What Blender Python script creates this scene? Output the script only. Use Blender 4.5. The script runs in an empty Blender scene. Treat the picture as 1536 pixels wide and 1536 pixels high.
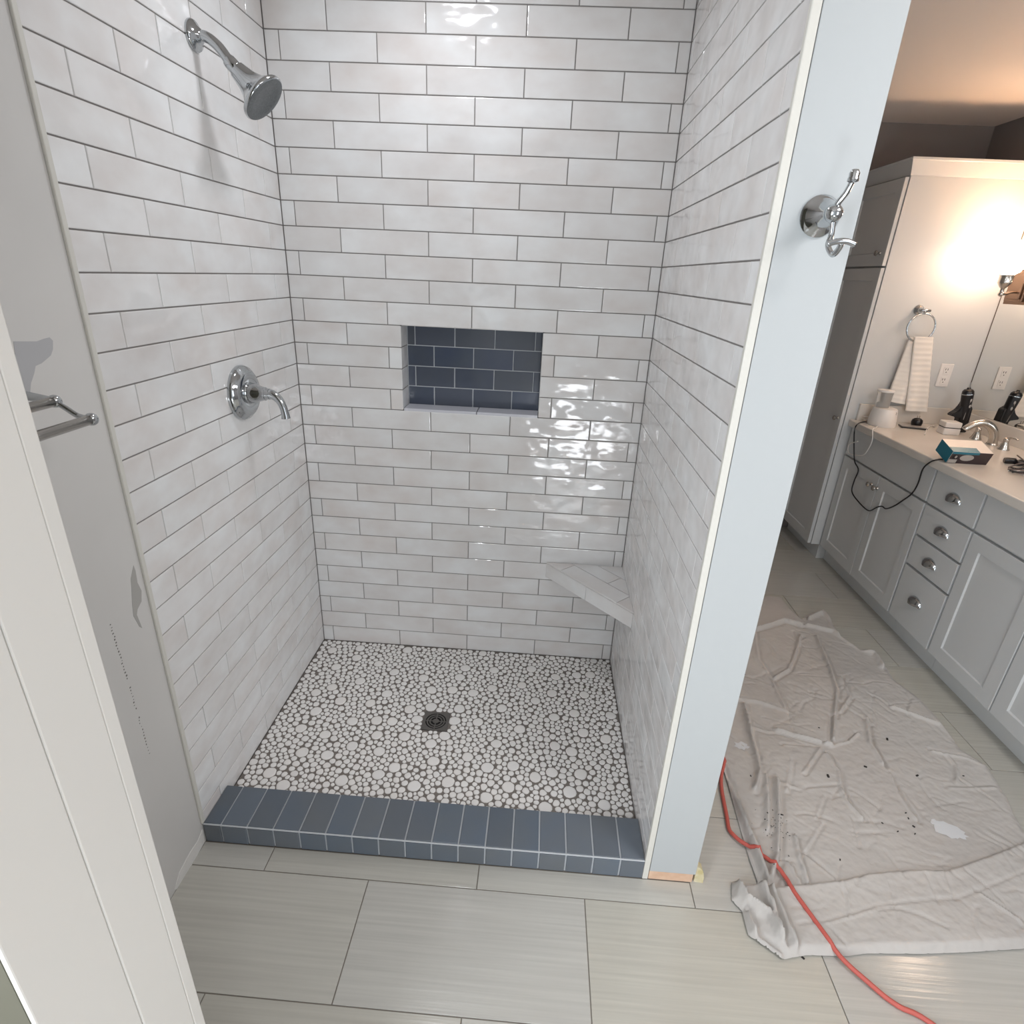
import bpy, bmesh, math, random
import numpy as np
from mathutils import Vector, Matrix
random.seed(7)
S = bpy.context.scene
COL = S.collection
PI = math.pi

# ---------------------------------------------------------------- camera, light, exposure
CAM = Vector((0.92635, -2.15254, 1.62439))
FW = Vector((-0.03699191, 0.92225356, -0.38481161))
RT = Vector((0.99738281, 0.05801123, 0.04315351))
UP = Vector((-0.06212188, 0.38220816, 0.92198579))
FPX = 854.024
cd = bpy.data.cameras.new('camera'); cam = bpy.data.objects.new('camera', cd); COL.objects.link(cam)
cd.sensor_width = 36; cd.lens = 36 * FPX / 1536; cd.clip_start = 0.02
cam.matrix_world = Matrix(((RT.x, UP.x, -FW.x, CAM.x), (RT.y, UP.y, -FW.y, CAM.y), (RT.z, UP.z, -FW.z, CAM.z), (0, 0, 0, 1)))
S.camera = cam

W = bpy.data.worlds.new('world'); S.world = W; W.use_nodes = True
W.node_tree.nodes['Background'].inputs[0].default_value = (0.85, 0.93, 1, 1)
W.node_tree.nodes['Background'].inputs[1].default_value = 0.3
S.view_settings.view_transform = 'Standard'; S.view_settings.look = 'None'
S.view_settings.exposure = 0.17; S.view_settings.gamma = 1.0; S.view_settings.use_curve_mapping = False
CEIL = 2.51; RIGHT = 3.385; FAR = 1.79; REAR = -3.0
def area(name, loc, rot, sx, sy, power, col, shape='RECTANGLE', spread=PI):
    l = bpy.data.lights.new(name, 'AREA'); l.shape = shape; l.size = sx; l.size_y = sy; l.energy = power; l.color = col; l.spread = spread
    o = bpy.data.objects.new(name, l); COL.objects.link(o); o.location = loc; o.rotation_euler = rot; return o
# unseen windows behind the camera; side and low ones added for fill and highlights
area('added_side_fill', (0.02, -2.62, 1.45), (0, -PI / 2, 0), 1.2, 0.62, 27, (0.88, 0.935, 1.0))
area('window_daylight', (2.62, REAR + 0.02, 1.5), (PI / 2, 0, 0), 1.1, 1.3, 9, (0.88, 0.94, 1.0))
area('added_highlight_pane', (1.27, REAR + 0.02, 0.30), (PI / 2, 0, 0), 0.5, 0.42, 10.5, (0.93, 0.96, 1.0))
# added ceiling fill behind the camera, no fixture; recessed light in the shower
area('added_ceiling_fill', (2.3, -1.9, CEIL - 0.02), (0, 0, 0), 0.9, 0.9, 22, (0.985, 0.975, 0.985), 'DISK')
area('shower_downlight', (0.585, -0.46, CEIL - 0.012), (0, 0, 0), 0.14, 0.14, 3.9, (0.93, 0.95, 1.0), 'DISK')

# ---------------------------------------------------------------- helpers
def U(px, py, ax, v):
    d = FW + RT * ((px - 768) / FPX) - UP * ((py - 768) / FPX)
    t = (v - CAM[ax]) / d[ax]
    return CAM + d * t
def lin(c):
    c = c / 255.0
    return c / 12.92 if c <= 0.04045 else ((c + 0.055) / 1.055) ** 2.4
def rgb(r, g, b): return (lin(r), lin(g), lin(b), 1)
def mat(name, col, rough=0.5, metal=0.0, bump=0.0, bscale=30, var=0.0, vscale=8, rnd=0.0, emit=None, spec=0.5, tint=None, stretch=None, trans=0.0, rbump=0.0):
    """one principled material with optional noise colour variation, per-object tint and bump"""
    m = bpy.data.materials.new(name); m.use_nodes = True
    nt = m.node_tree; N = nt.nodes; L = nt.links; b = N['Principled BSDF']
    b.inputs['Base Color'].default_value = col; b.inputs['Roughness'].default_value = rough; b.inputs['Metallic'].default_value = metal
    b.inputs['Specular IOR Level'].default_value = spec
    if trans: b.inputs['Transmission Weight'].default_value = trans
    if emit: b.inputs['Emission Color'].default_value = emit[0]; b.inputs['Emission Strength'].default_value = emit[1]
    vec = None
    if var or bump or rnd:
        tc = N.new('ShaderNodeTexCoord'); oi = N.new('ShaderNodeObjectInfo')
        ad = N.new('ShaderNodeVectorMath'); ad.operation = 'ADD'
        mu = N.new('ShaderNodeMath'); mu.operation = 'MULTIPLY'; mu.inputs[1].default_value = 57.0
        L.new(oi.outputs['Random'], mu.inputs[0])
        L.new(tc.outputs['Object'], ad.inputs[0]); L.new(mu.outputs[0], ad.inputs[1]); vec = ad.outputs[0]
        if stretch:
            mp = N.new('ShaderNodeMapping'); mp.inputs['Scale'].default_value = stretch
            L.new(vec, mp.inputs['Vector']); vec = mp.outputs[0]
    cur = None
    if var:
        n = N.new('ShaderNodeTexNoise'); n.inputs['Scale'].default_value = vscale; n.inputs['Detail'].default_value = 4
        L.new(vec, n.inputs['Vector'])
        r = N.new('ShaderNodeMapRange'); r.inputs[1].default_value = 0.3; r.inputs[2].default_value = 0.7
        L.new(n.outputs['Fac'], r.inputs[0])
        mx = N.new('ShaderNodeMix'); mx.data_type = 'RGBA'
        t = tint if tint else tuple(c * (1 - var) for c in col[:3]) + (1,)
        mx.inputs[6].default_value = col; mx.inputs[7].default_value = t
        L.new(r.outputs[0], mx.inputs[0]); cur = mx.outputs[2]
    if rnd:
        hs = N.new('ShaderNodeHueSaturation'); r2 = N.new('ShaderNodeMapRange')
        r2.inputs[3].default_value = 1 - rnd; r2.inputs[4].default_value = 1 + rnd
        oi2 = N.new('ShaderNodeObjectInfo'); L.new(oi2.outputs['Random'], r2.inputs[0]); L.new(r2.outputs[0], hs.inputs['Value'])
        mm = N.new('ShaderNodeMath'); mm.operation = 'MULTIPLY'; mm.inputs[1].default_value = 13.7
        fr = N.new('ShaderNodeMath'); fr.operation = 'FRACT'; r3 = N.new('ShaderNodeMapRange'); r3.inputs[3].default_value = 0.75; r3.inputs[4].default_value = 1.2
        L.new(oi2.outputs['Random'], mm.inputs[0]); L.new(mm.outputs[0], fr.inputs[0]); L.new(fr.outputs[0], r3.inputs[0]); L.new(r3.outputs[0], hs.inputs['Saturation'])
        if cur: L.new(cur, hs.inputs['Color'])
        else: hs.inputs['Color'].default_value = col
        cur = hs.outputs[0]
    if cur: L.new(cur, b.inputs['Base Color'])
    if bump:
        n = N.new('ShaderNodeTexNoise'); n.inputs['Scale'].default_value = bscale; n.inputs['Detail'].default_value = 1.5
        L.new(vec, n.inputs['Vector'])
        bp = N.new('ShaderNodeBump'); bp.inputs['Strength'].default_value = 1.0; bp.inputs['Distance'].default_value = bump
        L.new(n.outputs['Fac'], bp.inputs['Height']); L.new(bp.outputs[0], b.inputs['Normal'])
    return m
M = {}
M['tile'] = mat('white_glazed_tile', rgb(233, 234, 234), 0.09, bump=0.0068, bscale=12, var=1, vscale=8, rnd=0.03, tint=rgb(219, 214, 211), spec=0.5, stretch=(0.75, 0.75, 1.15))
M['grout'] = mat('grey_grout', rgb(142, 138, 135), 0.9)
M['blue'] = mat('slate_blue_tile', rgb(98, 108, 120), 0.28, bump=0.0012, bscale=14, var=1, vscale=7, rnd=0.09, tint=rgb(104, 110, 116), spec=0.4)
M['navy'] = mat('navy_niche_tile', rgb(80, 87, 104), 0.22, bump=0.0012, bscale=14, var=1, vscale=7, rnd=0.07, tint=rgb(86, 92, 102), spec=0.4)
M['grout_light'] = mat('pale_grout', rgb(188, 192, 196), 0.9)
M['sill'] = mat('pale_sill_tile', rgb(206, 207, 214), 0.2)
M['pebble'] = mat('white_pebble', rgb(243, 240, 237), 0.35, rnd=0.02, spec=0.4)
M['pebble_grout'] = mat('pebble_grout', rgb(128, 121, 115), 0.9, var=0.1, vscale=60)
M['floor'] = mat('linear_porcelain', rgb(189, 187, 178), 0.15, bump=0.0004, bscale=5, var=1, vscale=5, rnd=0.02, tint=rgb(178, 175, 167), stretch=(0.55, 22, 1))
M['floor_grout'] = mat('floor_grout', rgb(130, 124, 116), 0.9)
M['paint'] = mat('white_wall_paint', rgb(183, 187, 188), 0.55, bump=0.0003, bscale=60)
M['greywall'] = mat('unfinished_grey_drywall', rgb(216, 214, 211), 0.6, var=1, vscale=2.2, tint=rgb(207, 205, 202))
M['trimw'] = mat('ivory_edge_trim', rgb(214, 212, 204), 0.45)
M['jamb'] = mat('white_gloss_trim', rgb(219, 217, 212), 0.35)
M['ceil'] = mat('ceiling_paint', rgb(222, 214, 208), 0.85)
M['wall'] = mat('dark_greige_wall_paint', rgb(132, 126, 124), 0.7)
M['cab'] = mat('pale_grey_cabinet_paint', rgb(204, 206, 206), 0.38)
M['cabdark'] = mat('cabinet_gap', rgb(70, 70, 70), 0.8)
M['counter'] = mat('cream_counter', rgb(222, 216, 208), 0.22, var=0.06, vscale=6)
M['chrome'] = mat('chrome', (0.50, 0.52, 0.535, 1), 0.08, 1.0)
M['nickel'] = mat('brushed_nickel', (0.55, 0.52, 0.48, 1), 0.24, 1.0)
M['bronze'] = mat('aged_bronze', (0.22, 0.15, 0.11, 1), 0.35, 1.0)
M['drain'] = mat('dull_steel', (0.20, 0.19, 0.18, 1), 0.42, 1.0)
M['sprayface'] = mat('grey_spray_face', rgb(112, 116, 118), 0.4, 0.2, var=1, vscale=220, tint=rgb(92, 96, 99))
M['olive'] = mat('olive_wall_paint', rgb(104, 102, 88), 0.7)
M['black'] = mat('black_plastic', rgb(22, 21, 24), 0.3)
M['hole'] = mat('dark_void', rgb(12, 11, 11), 0.9)
M['whitep'] = mat('white_plastic', rgb(232, 228, 224), 0.35)
M['clear'] = mat('clear_plastic', rgb(225, 222, 218), 0.12, trans=0.8)
M['mirror'] = mat('mirror_silver', (0.86, 0.86, 0.84, 1), 0.01, 1.0)
M['mirror_edge'] = mat('mirror_edge', rgb(92, 80, 70), 0.4)
M['towel'] = mat('white_cotton', rgb(238, 232, 224), 0.95)
M['canvas'] = mat('dusty_canvas', rgb(193, 189, 184), 0.95, bump=0.005, bscale=32, var=1, vscale=2.6, tint=rgb(181, 177, 173))
M['paintspot'] = mat('white_paint_spot', rgb(208, 210, 212), 0.7)
M['cord'] = mat('faded_orange_cord', rgb(190, 92, 82), 0.5)
M['peach'] = mat('bare_drywall_paper', rgb(226, 196, 170), 0.85, var=1, vscale=25, tint=rgb(206, 168, 140))
M['ochre'] = mat('bare_wood', rgb(196, 182, 132), 0.8, var=1, vscale=40, tint=rgb(222, 214, 190))
M['patch'] = mat('patch_grey', rgb(182, 182, 184), 0.7)
M['smear'] = mat('damp_grey_mark', rgb(172, 170, 166), 0.8)
M['caulk'] = mat('white_caulk', rgb(226, 224, 220), 0.8, bump=0.002, bscale=60)
M['print'] = mat('grey_ink', rgb(118, 116, 112), 0.9)
M['teal'] = mat('teal_card', rgb(38, 112, 130), 0.35)
M['boxwhite'] = mat('white_card', rgb(238, 226, 214), 0.4)
M['boxdark'] = mat('dark_card', rgb(52, 40, 44), 0.35)
M['silver'] = mat('silver_plastic', rgb(176, 172, 168), 0.3, 0.3)
M['shade'] = mat('lit_glass_shade', rgb(255, 240, 215), 0.4, emit=((1.0, 0.72, 0.53, 1), 23.0))
M['lens'] = mat('lit_lens', rgb(255, 255, 255), 0.4, emit=((0.95, 0.97, 1.0, 1), 6.0))
M['crumb'] = mat('dark_crumb', rgb(45, 42, 40), 0.9)
M['wire_grey'] = mat('grey_wire', rgb(96, 84, 80), 0.4)

def link(o, parent=None):
    COL.objects.link(o)
    if parent is not None:
        o.parent = parent; o.matrix_parent_inverse = Matrix.Translation(-parent.location)
    return o
def mesh(name, verts, faces, m, parent=None, smooth=False, recalc=True):
    me = bpy.data.meshes.new(name); me.from_pydata([tuple(v) for v in verts], [], faces)
    if recalc:
        bm = bmesh.new(); bm.from_mesh(me); bmesh.ops.recalc_face_normals(bm, faces=bm.faces); bm.to_mesh(me); bm.free()
    if smooth: me.polygons.foreach_set('use_smooth', [True] * len(me.polygons))
    me.materials.append(M[m] if isinstance(m, str) else m)
    return link(bpy.data.objects.new(name, me), parent)
BF = [(0, 1, 3, 2), (4, 6, 7, 5), (0, 4, 5, 1), (2, 3, 7, 6), (0, 2, 6, 4), (1, 5, 7, 3)]
def boxv(x0, x1, y0, y1, z0, z1): return [(x, y, z) for x in (x0, x1) for y in (y0, y1) for z in (z0, z1)]
def boxes(name, lst, m, parent=None):
    V = []; F = []
    for b in lst:
        o = len(V); V += boxv(*b); F += [tuple(i + o for i in f) for f in BF]
    return mesh(name, V, F, m, parent)
def box(name, b, m, parent=None, bev=0.0, seg=2):
    o = mesh(name, boxv(*b), BF, m, parent)
    if bev:
        bm = bmesh.new(); bm.from_mesh(o.data); bmesh.ops.bevel(bm, geom=bm.edges[:], offset=bev, segments=seg, affect='EDGES', profile=0.5); bm.to_mesh(o.data); bm.free()
    return o
def thing(name, label, cat, loc, group=None):
    o = bpy.data.objects.new(name, None); o.location = loc; COL.objects.link(o); return tag(o, label, cat, group)
def tag(o, label, cat, group=None):
    o['label'] = label; o['category'] = cat
    if group: o['group'] = group
    return o
def struct(o, label=None):
    o['kind'] = 'structure'
    if label: o['label'] = label
    return o
AX = {'X': (Vector((0, 1, 0)), Vector((0, 0, 1)), Vector((1, 0, 0))), 'Y': (Vector((1, 0, 0)), Vector((0, 0, 1)), Vector((0, 1, 0))), 'Z': (Vector((1, 0, 0)), Vector((0, 1, 0)), Vector((0, 0, 1)))}
def frame(n):
    n = Vector(n).normalized(); a = Vector((0, 0, 1)) if abs(n.z) < 0.9 else Vector((1, 0, 0))
    u = a.cross(n).normalized(); return u, n.cross(u), n
def lathe(name, prof, origin, axis, m, parent=None, n=24, smooth=True, sx=1.0):
    """prof: list of (radius, distance along axis)"""
    u, v, w = frame(axis); O = Vector(origin); V = []; F = []
    for r, h in prof:
        for k in range(n):
            a = 2 * PI * k / n; V.append(O + u * (r * math.cos(a) * sx) + v * (r * math.sin(a)) + w * h)
    for i in range(len(prof) - 1):
        for k in range(n):
            F.append((i * n + k, i * n + (k + 1) % n, (i + 1) * n + (k + 1) % n, (i + 1) * n + k))
    F.append(tuple(range(n))); F.append(tuple((len(prof) - 1) * n + k for k in range(n)))
    o = mesh(name, V, F, m, parent, smooth)
    if smooth:
        try: o.data.set_sharp_from_angle(angle=math.radians(50))
        except Exception: pass
    return o
def smoothpts(P, k=6):
    P = [Vector(p) for p in P]; out = []
    for i in range(len(P) - 1):
        a = P[max(0, i - 1)]; b = P[i]; c = P[i + 1]; d = P[min(len(P) - 1, i + 2)]
        for j in range(k):
            t = j / k
            out.append(0.5 * ((2 * b) + (c - a) * t + (2 * a - 5 * b + 4 * c - d) * t * t + (3 * b - a - 3 * c + d) * t ** 3))
    return out + [P[-1]]
def tubegeo(P, rad, n=10):
    V = []; F = []; prev = None; N_ = len(P)
    for i, p in enumerate(P):
        t = (P[min(N_ - 1, i + 1)] - P[max(0, i - 1)]).normalized()
        if prev is None: u = frame(t)[0]
        else: u = (prev - t * prev.dot(t)).normalized()
        prev = u; w = t.cross(u); r = rad(i / (N_ - 1)) if callable(rad) else rad
        for k in range(n):
            a = 2 * PI * k / n; V.append(p + u * (r * math.cos(a)) + w * (r * math.sin(a)))
    for i in range(N_ - 1):
        for k in range(n):
            F.append((i * n + k, i * n + (k + 1) % n, (i + 1) * n + (k + 1) % n, (i + 1) * n + k))
    F.append(tuple(range(n))); F.append(tuple((N_ - 1) * n + k for k in range(n)))
    return V, F
def tube(name, P, rad, m, parent=None, n=10, k=6):
    V, F = tubegeo(smoothpts(P, k) if k else [Vector(p) for p in P], rad, n)
    return mesh(name, V, F, m, parent, True)
def sphere(name, c, r, m, parent=None, n=14, sc=(1, 1, 1)):
    V = []; F = []; c = Vector(c); rings = n // 2
    for i in range(1, rings):
        th = PI * i / rings
        for k in range(n):
            a = 2 * PI * k / n; V.append(c + Vector((r * math.sin(th) * math.cos(a) * sc[0], r * math.sin(th) * math.sin(a) * sc[1], r * math.cos(th) * sc[2])))
    for i in range(rings - 2):
        for k in range(n): F.append((i * n + k, i * n + (k + 1) % n, (i + 1) * n + (k + 1) % n, (i + 1) * n + k))
    V.append(c + Vector((0, 0, r * sc[2]))); V.append(c - Vector((0, 0, r * sc[2])))
    for k in range(n):
        F.append((len(V) - 2, k, (k + 1) % n)); F.append((len(V) - 1, (rings - 2) * n + k, (rings - 2) * n + (k + 1) % n))
    return mesh(name, V, F, m, parent, True)
# --- tiles: slabs with eased edges, mesh data shared between alike pieces
CACHE = {}
NRM = {'-Y': ((1, 0, 0), (0, 0, 1), (0, -1, 0)), '+X': ((0, 1, 0), (0, 0, 1), (1, 0, 0)), '-X': ((0, 1, 0), (0, 0, 1), (-1, 0, 0)), '+Z': ((1, 0, 0), (0, 1, 0), (0, 0, 1)), '-Z': ((1, 0, 0), (0, 1, 0), (0, 0, -1))}
def slab(name, n, cu, cv, base, w, h, t, m, parent, bev=0.0022):
    """tile lying on the plane 'base' (coordinate along the normal axis), t thick, centre (cu, cv)"""
    key = (n, round(w, 4), round(h, 4), t, m, bev)
    u, v, d = (Vector(q) for q in NRM[n])
    me = CACHE.get(key)
    if me is None:
        V = []; F = []
        b = min(bev, w * 0.3, h * 0.3)
        for ins, z in ((0, 0), (0, t - b * 0.55), (b * 0.35, t - b * 0.12), (b, t)):
            for sx, sy in ((-1, -1), (1, -1), (1, 1), (-1, 1)):
                V.append(u * (sx * (w / 2 - ins)) + v * (sy * (h / 2 - ins)) + d * z)
        for i in range(3):
            for k in range(4): F.append((i * 4 + k, i * 4 + (k + 1) % 4, i * 4 + 4 + (k + 1) % 4, i * 4 + 4 + k))
        F.append((12, 13, 14, 15)); F.append((3, 2, 1, 0))
        me = bpy.data.meshes.new(name); me.from_pydata([tuple(q) for q in V], [], F)
        bm = bmesh.new(); bm.from_mesh(me); bmesh.ops.recalc_face_normals(bm, faces=bm.faces); bm.to_mesh(me); bm.free()
        me.materials.append(M[m]); CACHE[key] = me
    o = bpy.data.objects.new(name, me); link(o, parent)
    axis = 0 if 'X' in n else 1 if 'Y' in n else 2
    o.location = u * cu + v * cv; o.location[axis] = base
    return o
def run(lo, hi, j0, pitch, holes=()):
    """split [lo,hi] at joints j0 + k*pitch"""
    k = math.floor((lo - j0) / pitch) - 1; cuts = [lo]
    while True:
        k += 1; j = j0 + k * pitch
        if j >= hi - 0.006: break
        if j > lo + 0.006: cuts.append(j)
    cuts.append(hi)
    return list(zip(cuts[:-1], cuts[1:]))

Z0 = 0.0306; RH = 0.078; PITCH = 0.308; WID = 1.315; GAP = 0.0032; TT = 0.0035
YF = -0.996   # front plane of curb and jamb
# ---------------------------------------------------------------- room shell
ceiling = struct(box('ceiling', (-0.12, RIGHT + 0.1, REAR - 0.1, FAR + 0.1, CEIL, CEIL + 0.1), 'ceil'))
floor = struct(box('floor', (-0.12, RIGHT + 0.1, REAR - 0.1, FAR + 0.1, -0.12, -0.0022), 'floor_grout'))
wall_far = struct(box('wall_far', (1.464, RIGHT + 0.1, FAR, FAR + 0.1, -0.002, CEIL), 'wall'))
wall_vanity = struct(box('wall_vanity', (RIGHT, RIGHT + 0.1, REAR, FAR, -0.002, CEIL), 'wall'))
def opening(x0, x1, z0, z1): return [(x0, x0 + 0.04, REAR - 0.06, REAR, z0, z1), (x1 - 0.04, x1, REAR - 0.06, REAR, z0, z1), (x0, x1, REAR - 0.06, REAR, z0, z0 + 0.04), (x0, x1, REAR - 0.06, REAR, z1 - 0.04, z1)]
wall_rear = struct(boxes('wall_rear', [(-0.003, 1.0, REAR - 0.1, REAR, -0.002, CEIL), (1.0, 1.54, REAR - 0.1, REAR, 0.53, CEIL), (1.0, 1.54, REAR - 0.1, REAR, -0.002, 0.07), (1.54, 2.05, REAR - 0.1, REAR, -0.002, CEIL), (2.05, 3.19, REAR - 0.1, REAR, -0.002, 0.83), (2.05, 3.19, REAR - 0.1, REAR, 2.17, CEIL), (3.19, RIGHT, REAR - 0.1, REAR, -0.002, CEIL)], 'paint'))
struct(boxes('window_1', opening(2.05, 3.19, 0.83, 2.17), 'jamb')); struct(boxes('added_window_3', [(-0.002, 0.012, -2.95, -2.91, 0.83, 2.07), (-0.002, 0.012, -2.33, -2.29, 0.83, 2.07), (-0.002, 0.012, -2.95, -2.29, 0.83, 0.87), (-0.002, 0.012, -2.95, -2.29, 2.03, 2.07)], 'jamb')); struct(boxes('added_window_2', opening(1.0, 1.54, 0.07, 0.53), 'jamb'))  # left wall and low frames are added around the added light panes

# floor tiles 12 x 24 in, half bond
FT_P = 0.62; FT_H = 0.305
nrow = 0
for k in range(-6, 10):
    y0 = -1.07 + k * FT_H; y1 = min(y0 + FT_H, FAR)
    if y1 < REAR + 0.2: continue
    j0 = 0.212 if k % 2 == 0 else 0.52
    xl = -0.003 if y1 < -0.6 else 1.464
    for a, b in run(xl, RIGHT, j0, FT_P):
        if y0 < -0.996 + 0.0 < y1 and k == 0:
            slab('floor_tile', '+Z', (a + b) / 2, (y0 + (YF if b < 1.5 or a < 1.4 else y1)) / 2, -0.0022, b - a - 0.003, (YF if a < 1.4 else y1) - y0 - 0.003, 0.0022, 'floor', floor, 0.0008)
        else:
            slab('floor_tile', '+Z', (a + b) / 2, (y0 + y1) / 2, -0.0022, b - a - 0.003, y1 - y0 - 0.003, 0.0022, 'floor', floor, 0.0008)

# ---------------------------------------------------------------- shower back wall with niche
NX0, NX1, NZ0, NZ1, ND = 0.402, 0.923, Z0 + 14 * RH, Z0 + 18 * RH, 0.095
wb = TT
wall_back = struct(boxes('wall_back', [(-0.12, NX0 - 0.004, wb, 0.2, -0.002, CEIL), (NX1 + 0.004, 1.464, wb, 0.2, -0.002, CEIL), (NX0 - 0.004, NX1 + 0.004, wb, 0.2, -0.002, NZ0 - 0.002), (NX0 - 0.004, NX1 + 0.004, wb, 0.2, NZ1 + 0.004, CEIL), (NX0 - 0.004, NX1 + 0.004, ND + 0.0035, 0.2, NZ0 - 0.002, NZ1 + 0.004)], 'grout'), 'white glazed brick tile shower back wall with a recessed niche')
nrows = math.ceil((CEIL - Z0) / RH)
for r in range(nrows):
    z0 = Z0 + r * RH; z1 = min(z0 + RH, CEIL)
    segs = [(0.0, WID)]
    if 14 <= r < 18: segs = [(0.0, NX0), (NX1, WID)]
    for s0, s1 in segs:
        for a, b in run(s0, s1, 0.046 if r % 2 == 0 else 0.200, PITCH):
            a2 = a + GAP / 2 * (a != s0 or s0 == 0); b2 = b - GAP / 2 * (b != s1 or s1 == WID)
            slab('tile', '-Y', (a2 + b2) / 2, (z0 + z1) / 2, wb, b2 - a2, z1 - z0 - GAP, TT, 'tile', wall_back)
# niche lining: white side tiles, navy back, pale sill
for r in range(14, 18):
    zc = Z0 + (r + 0.5) * RH
    slab('niche_side_tile', '+X', ND / 2 + 0.001, zc, NX0 - 0.004, ND - 0.004, RH - GAP, 0.004, 'tile', wall_back)
    slab('niche_side_tile', '-X', ND / 2 + 0.001, zc, NX1 + 0.004, ND - 0.004, RH - GAP, 0.004, 'tile', wall_back)
    j0 = 0.433 if r % 2 else 0.506
    for a, b in run(NX0 + 0.001, NX1 - 0.001, j0, 0.154):
        slab('niche_tile', '-Y', (a + b) / 2, zc, ND + 0.0035, b - a - 0.0032, RH - GAP, 0.0035, 'navy', wall_back)
box('niche_grout', (NX0, NX1, ND + 0.0012, ND + 0.0034, NZ0, NZ1), 'grout_light', wall_back)
for a, b in ((NX0 + 0.001, 0.686), (0.686, NX1 - 0.001)):
    slab('niche_sill_tile', '+Z', (a + b) / 2, (ND - 0.002) / 2, NZ0 - 0.002, b - a - 0.003, ND - 0.006, 0.010, 'sill', wall_back)
for a, b in ((NX0 + 0.001, 0.66), (0.66, NX1 - 0.001)):
    slab('niche_head_tile', '-Z', (a + b) / 2, ND / 2, NZ1 + 0.004, b - a - 0.003, ND - 0.004, 0.004, 'tile', wall_back)

# ---------------------------------------------------------------- shower left wall and unfinished wall beside it
YT = -0.985
wall_left = struct(boxes('wall_left', [(-0.12, -TT, YT, wb, -0.002, CEIL), (-0.12, -0.003, REAR, YT, -0.002, CEIL)], 'grout'), 'left shower wall of white glazed brick tiles beside unfinished grey drywall')
wall_left.data.materials.append(M['greywall'])
for p in wall_left.data.polygons:
    if p.center.y < YT - 0.05: p.material_index = 1
for r in range(nrows):
    z0 = Z0 + r * RH; z1 = min(z0 + RH, CEIL)
    for a, b in run(YT, 0.0, -0.889 if r % 2 == 0 else -0.736, 0.3145):
        slab('tile', '+X', (a + b) / 2, (z0 + z1) / 2, -TT, b - a - GAP, z1 - z0 - GAP, TT, 'tile', wall_left)
tl = struct(box('trim_1', (-0.003, 0.004, YT - 0.0135, YT - 0.0005, 0.076, CEIL), 'trimw', bev=0.002), 'ivory edge trim down the left end of the shower tiles')

# marks on the unfinished wall (own shapes, thin)
def wallpoly(name, px, m, x=-0.003, t=0.0006):
    P = [U(a, b, 0, x) for a, b in px]; n = len(P)
    V = [Vector((x, p.y, p.z)) for p in P] + [Vector((x + t, p.y, p.z)) for p in P]
    F = [tuple(range(n)), tuple(range(n, 2 * n))] + [(i, (i + 1) % n, n + (i + 1) % n, n + i) for i in range(n)]
    return mesh(name, V, F, m, wall_left)
wallpoly('damp_mark', [(200, 848), (203, 856), (206, 874), (212, 886), (212, 902), (206, 914), (205, 922), (213, 942), (209, 940), (200, 924), (198, 905), (197, 880), (196, 868)], 'smear')
wallpoly('grey_patch', [(20, 512), (55, 512), (66, 508), (74, 506), (79, 511), (79, 524), (76, 533), (68, 540), (62, 545), (53, 549), (51, 560), (46, 575), (44, 600), (30, 600)], 'patch')  # flat grey patch, darker than the wall around it
wallpoly('caulk_smear', [(262, 1334), (268, 1310), (285, 1278), (296, 1262), (303, 1244), (306, 1262), (300, 1274), (281, 1308), (266, 1334)], 'caulk', t=0.002)
V = []; F = []
rr = random.Random(3)
for i in range(44):
    t = i / 43
    if 0.42 < t < 0.47 or 0.66 < t < 0.70: continue
    px = 166 + 58 * t + rr.uniform(-1.0, 1.0); py = 937 + 193 * t
    p = U(px, py, 0, -0.003); o = len(V); w = rr.uniform(0.0008, 0.0022); h = rr.uniform(0.0006, 0.0022)
    V += boxv(-0.003, -0.0026, p.y - w, p.y + w, p.z - h, p.z + h); F += [tuple(q + o for q in f) for f in BF]
mesh('printed_line', V, F, 'print', wall_left)['kind'] = 'stuff'

# ---------------------------------------------------------------- partition on the right, tiled inside, painted end
XJ = 1.464
wall_right = struct(boxes('wall_right', [(WID + TT, XJ, YF + 0.012, wb, -0.002, CEIL), (1.332, XJ, wb, FAR, -0.002, CEIL)], 'grout'), 'white painted partition end with glazed brick tiles on its shower side')
wall_right.data.materials.append(M['paint'])
for p in wall_right.data.polygons:
    if p.normal.x > 0.5 : p.material_index = 1
for r in range(nrows):
    z0 = Z0 + r * RH; z1 = min(z0 + RH, CEIL)
    for a, b in run(YT, 0.0, -0.932 if r % 2 == 0 else -0.793, 0.297):
        slab('tile', '-X', (a + b) / 2, (z0 + z1) / 2, WID + TT, b - a - GAP, z1 - z0 - GAP, TT, 'tile', wall_right)
box('end_board', (1.331, XJ, YF, YF + 0.012, 0.034, CEIL), 'paint', wall_right, bev=0.0015)
box('edge_strip', (WID - 0.002, 1.3295, YF - 0.001, YF + 0.012, 0.0, CEIL), 'trimw', wall_right, bev=0.002)
box('bare_base', (1.331, 1.458, YF + 0.001, YF + 0.012, 0.001, 0.034), 'peach', wall_right)
# ragged strip of bare wood at the outer corner
zz = [0.0, 0.02, 0.04, 0.055, 0.065]; xx = [0.026, 0.026, 0.022, 0.016, 0.004]
V = [(XJ + 0.001, YF + 0.004 + s * 0.02, z) for s in (0, 1) for z in zz] + [(XJ + 0.001 + x, YF + 0.002 + s * 0.02, z) for s in (0, 1) for x, z in zip(xx, zz)]
F = []
for i in range(4):
    F += [(i, i + 1, 11 + i, 10 + i), (5 + i, 6 + i, 16 + i, 15 + i), (10 + i, 11 + i, 16 + i, 15 + i), (i, i + 1, 6 + i, 5 + i)]
F += [(0, 10, 15, 5), (4, 14, 19, 9)]
mesh('bare_corner', V, F, 'ochre', wall_right)

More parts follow.
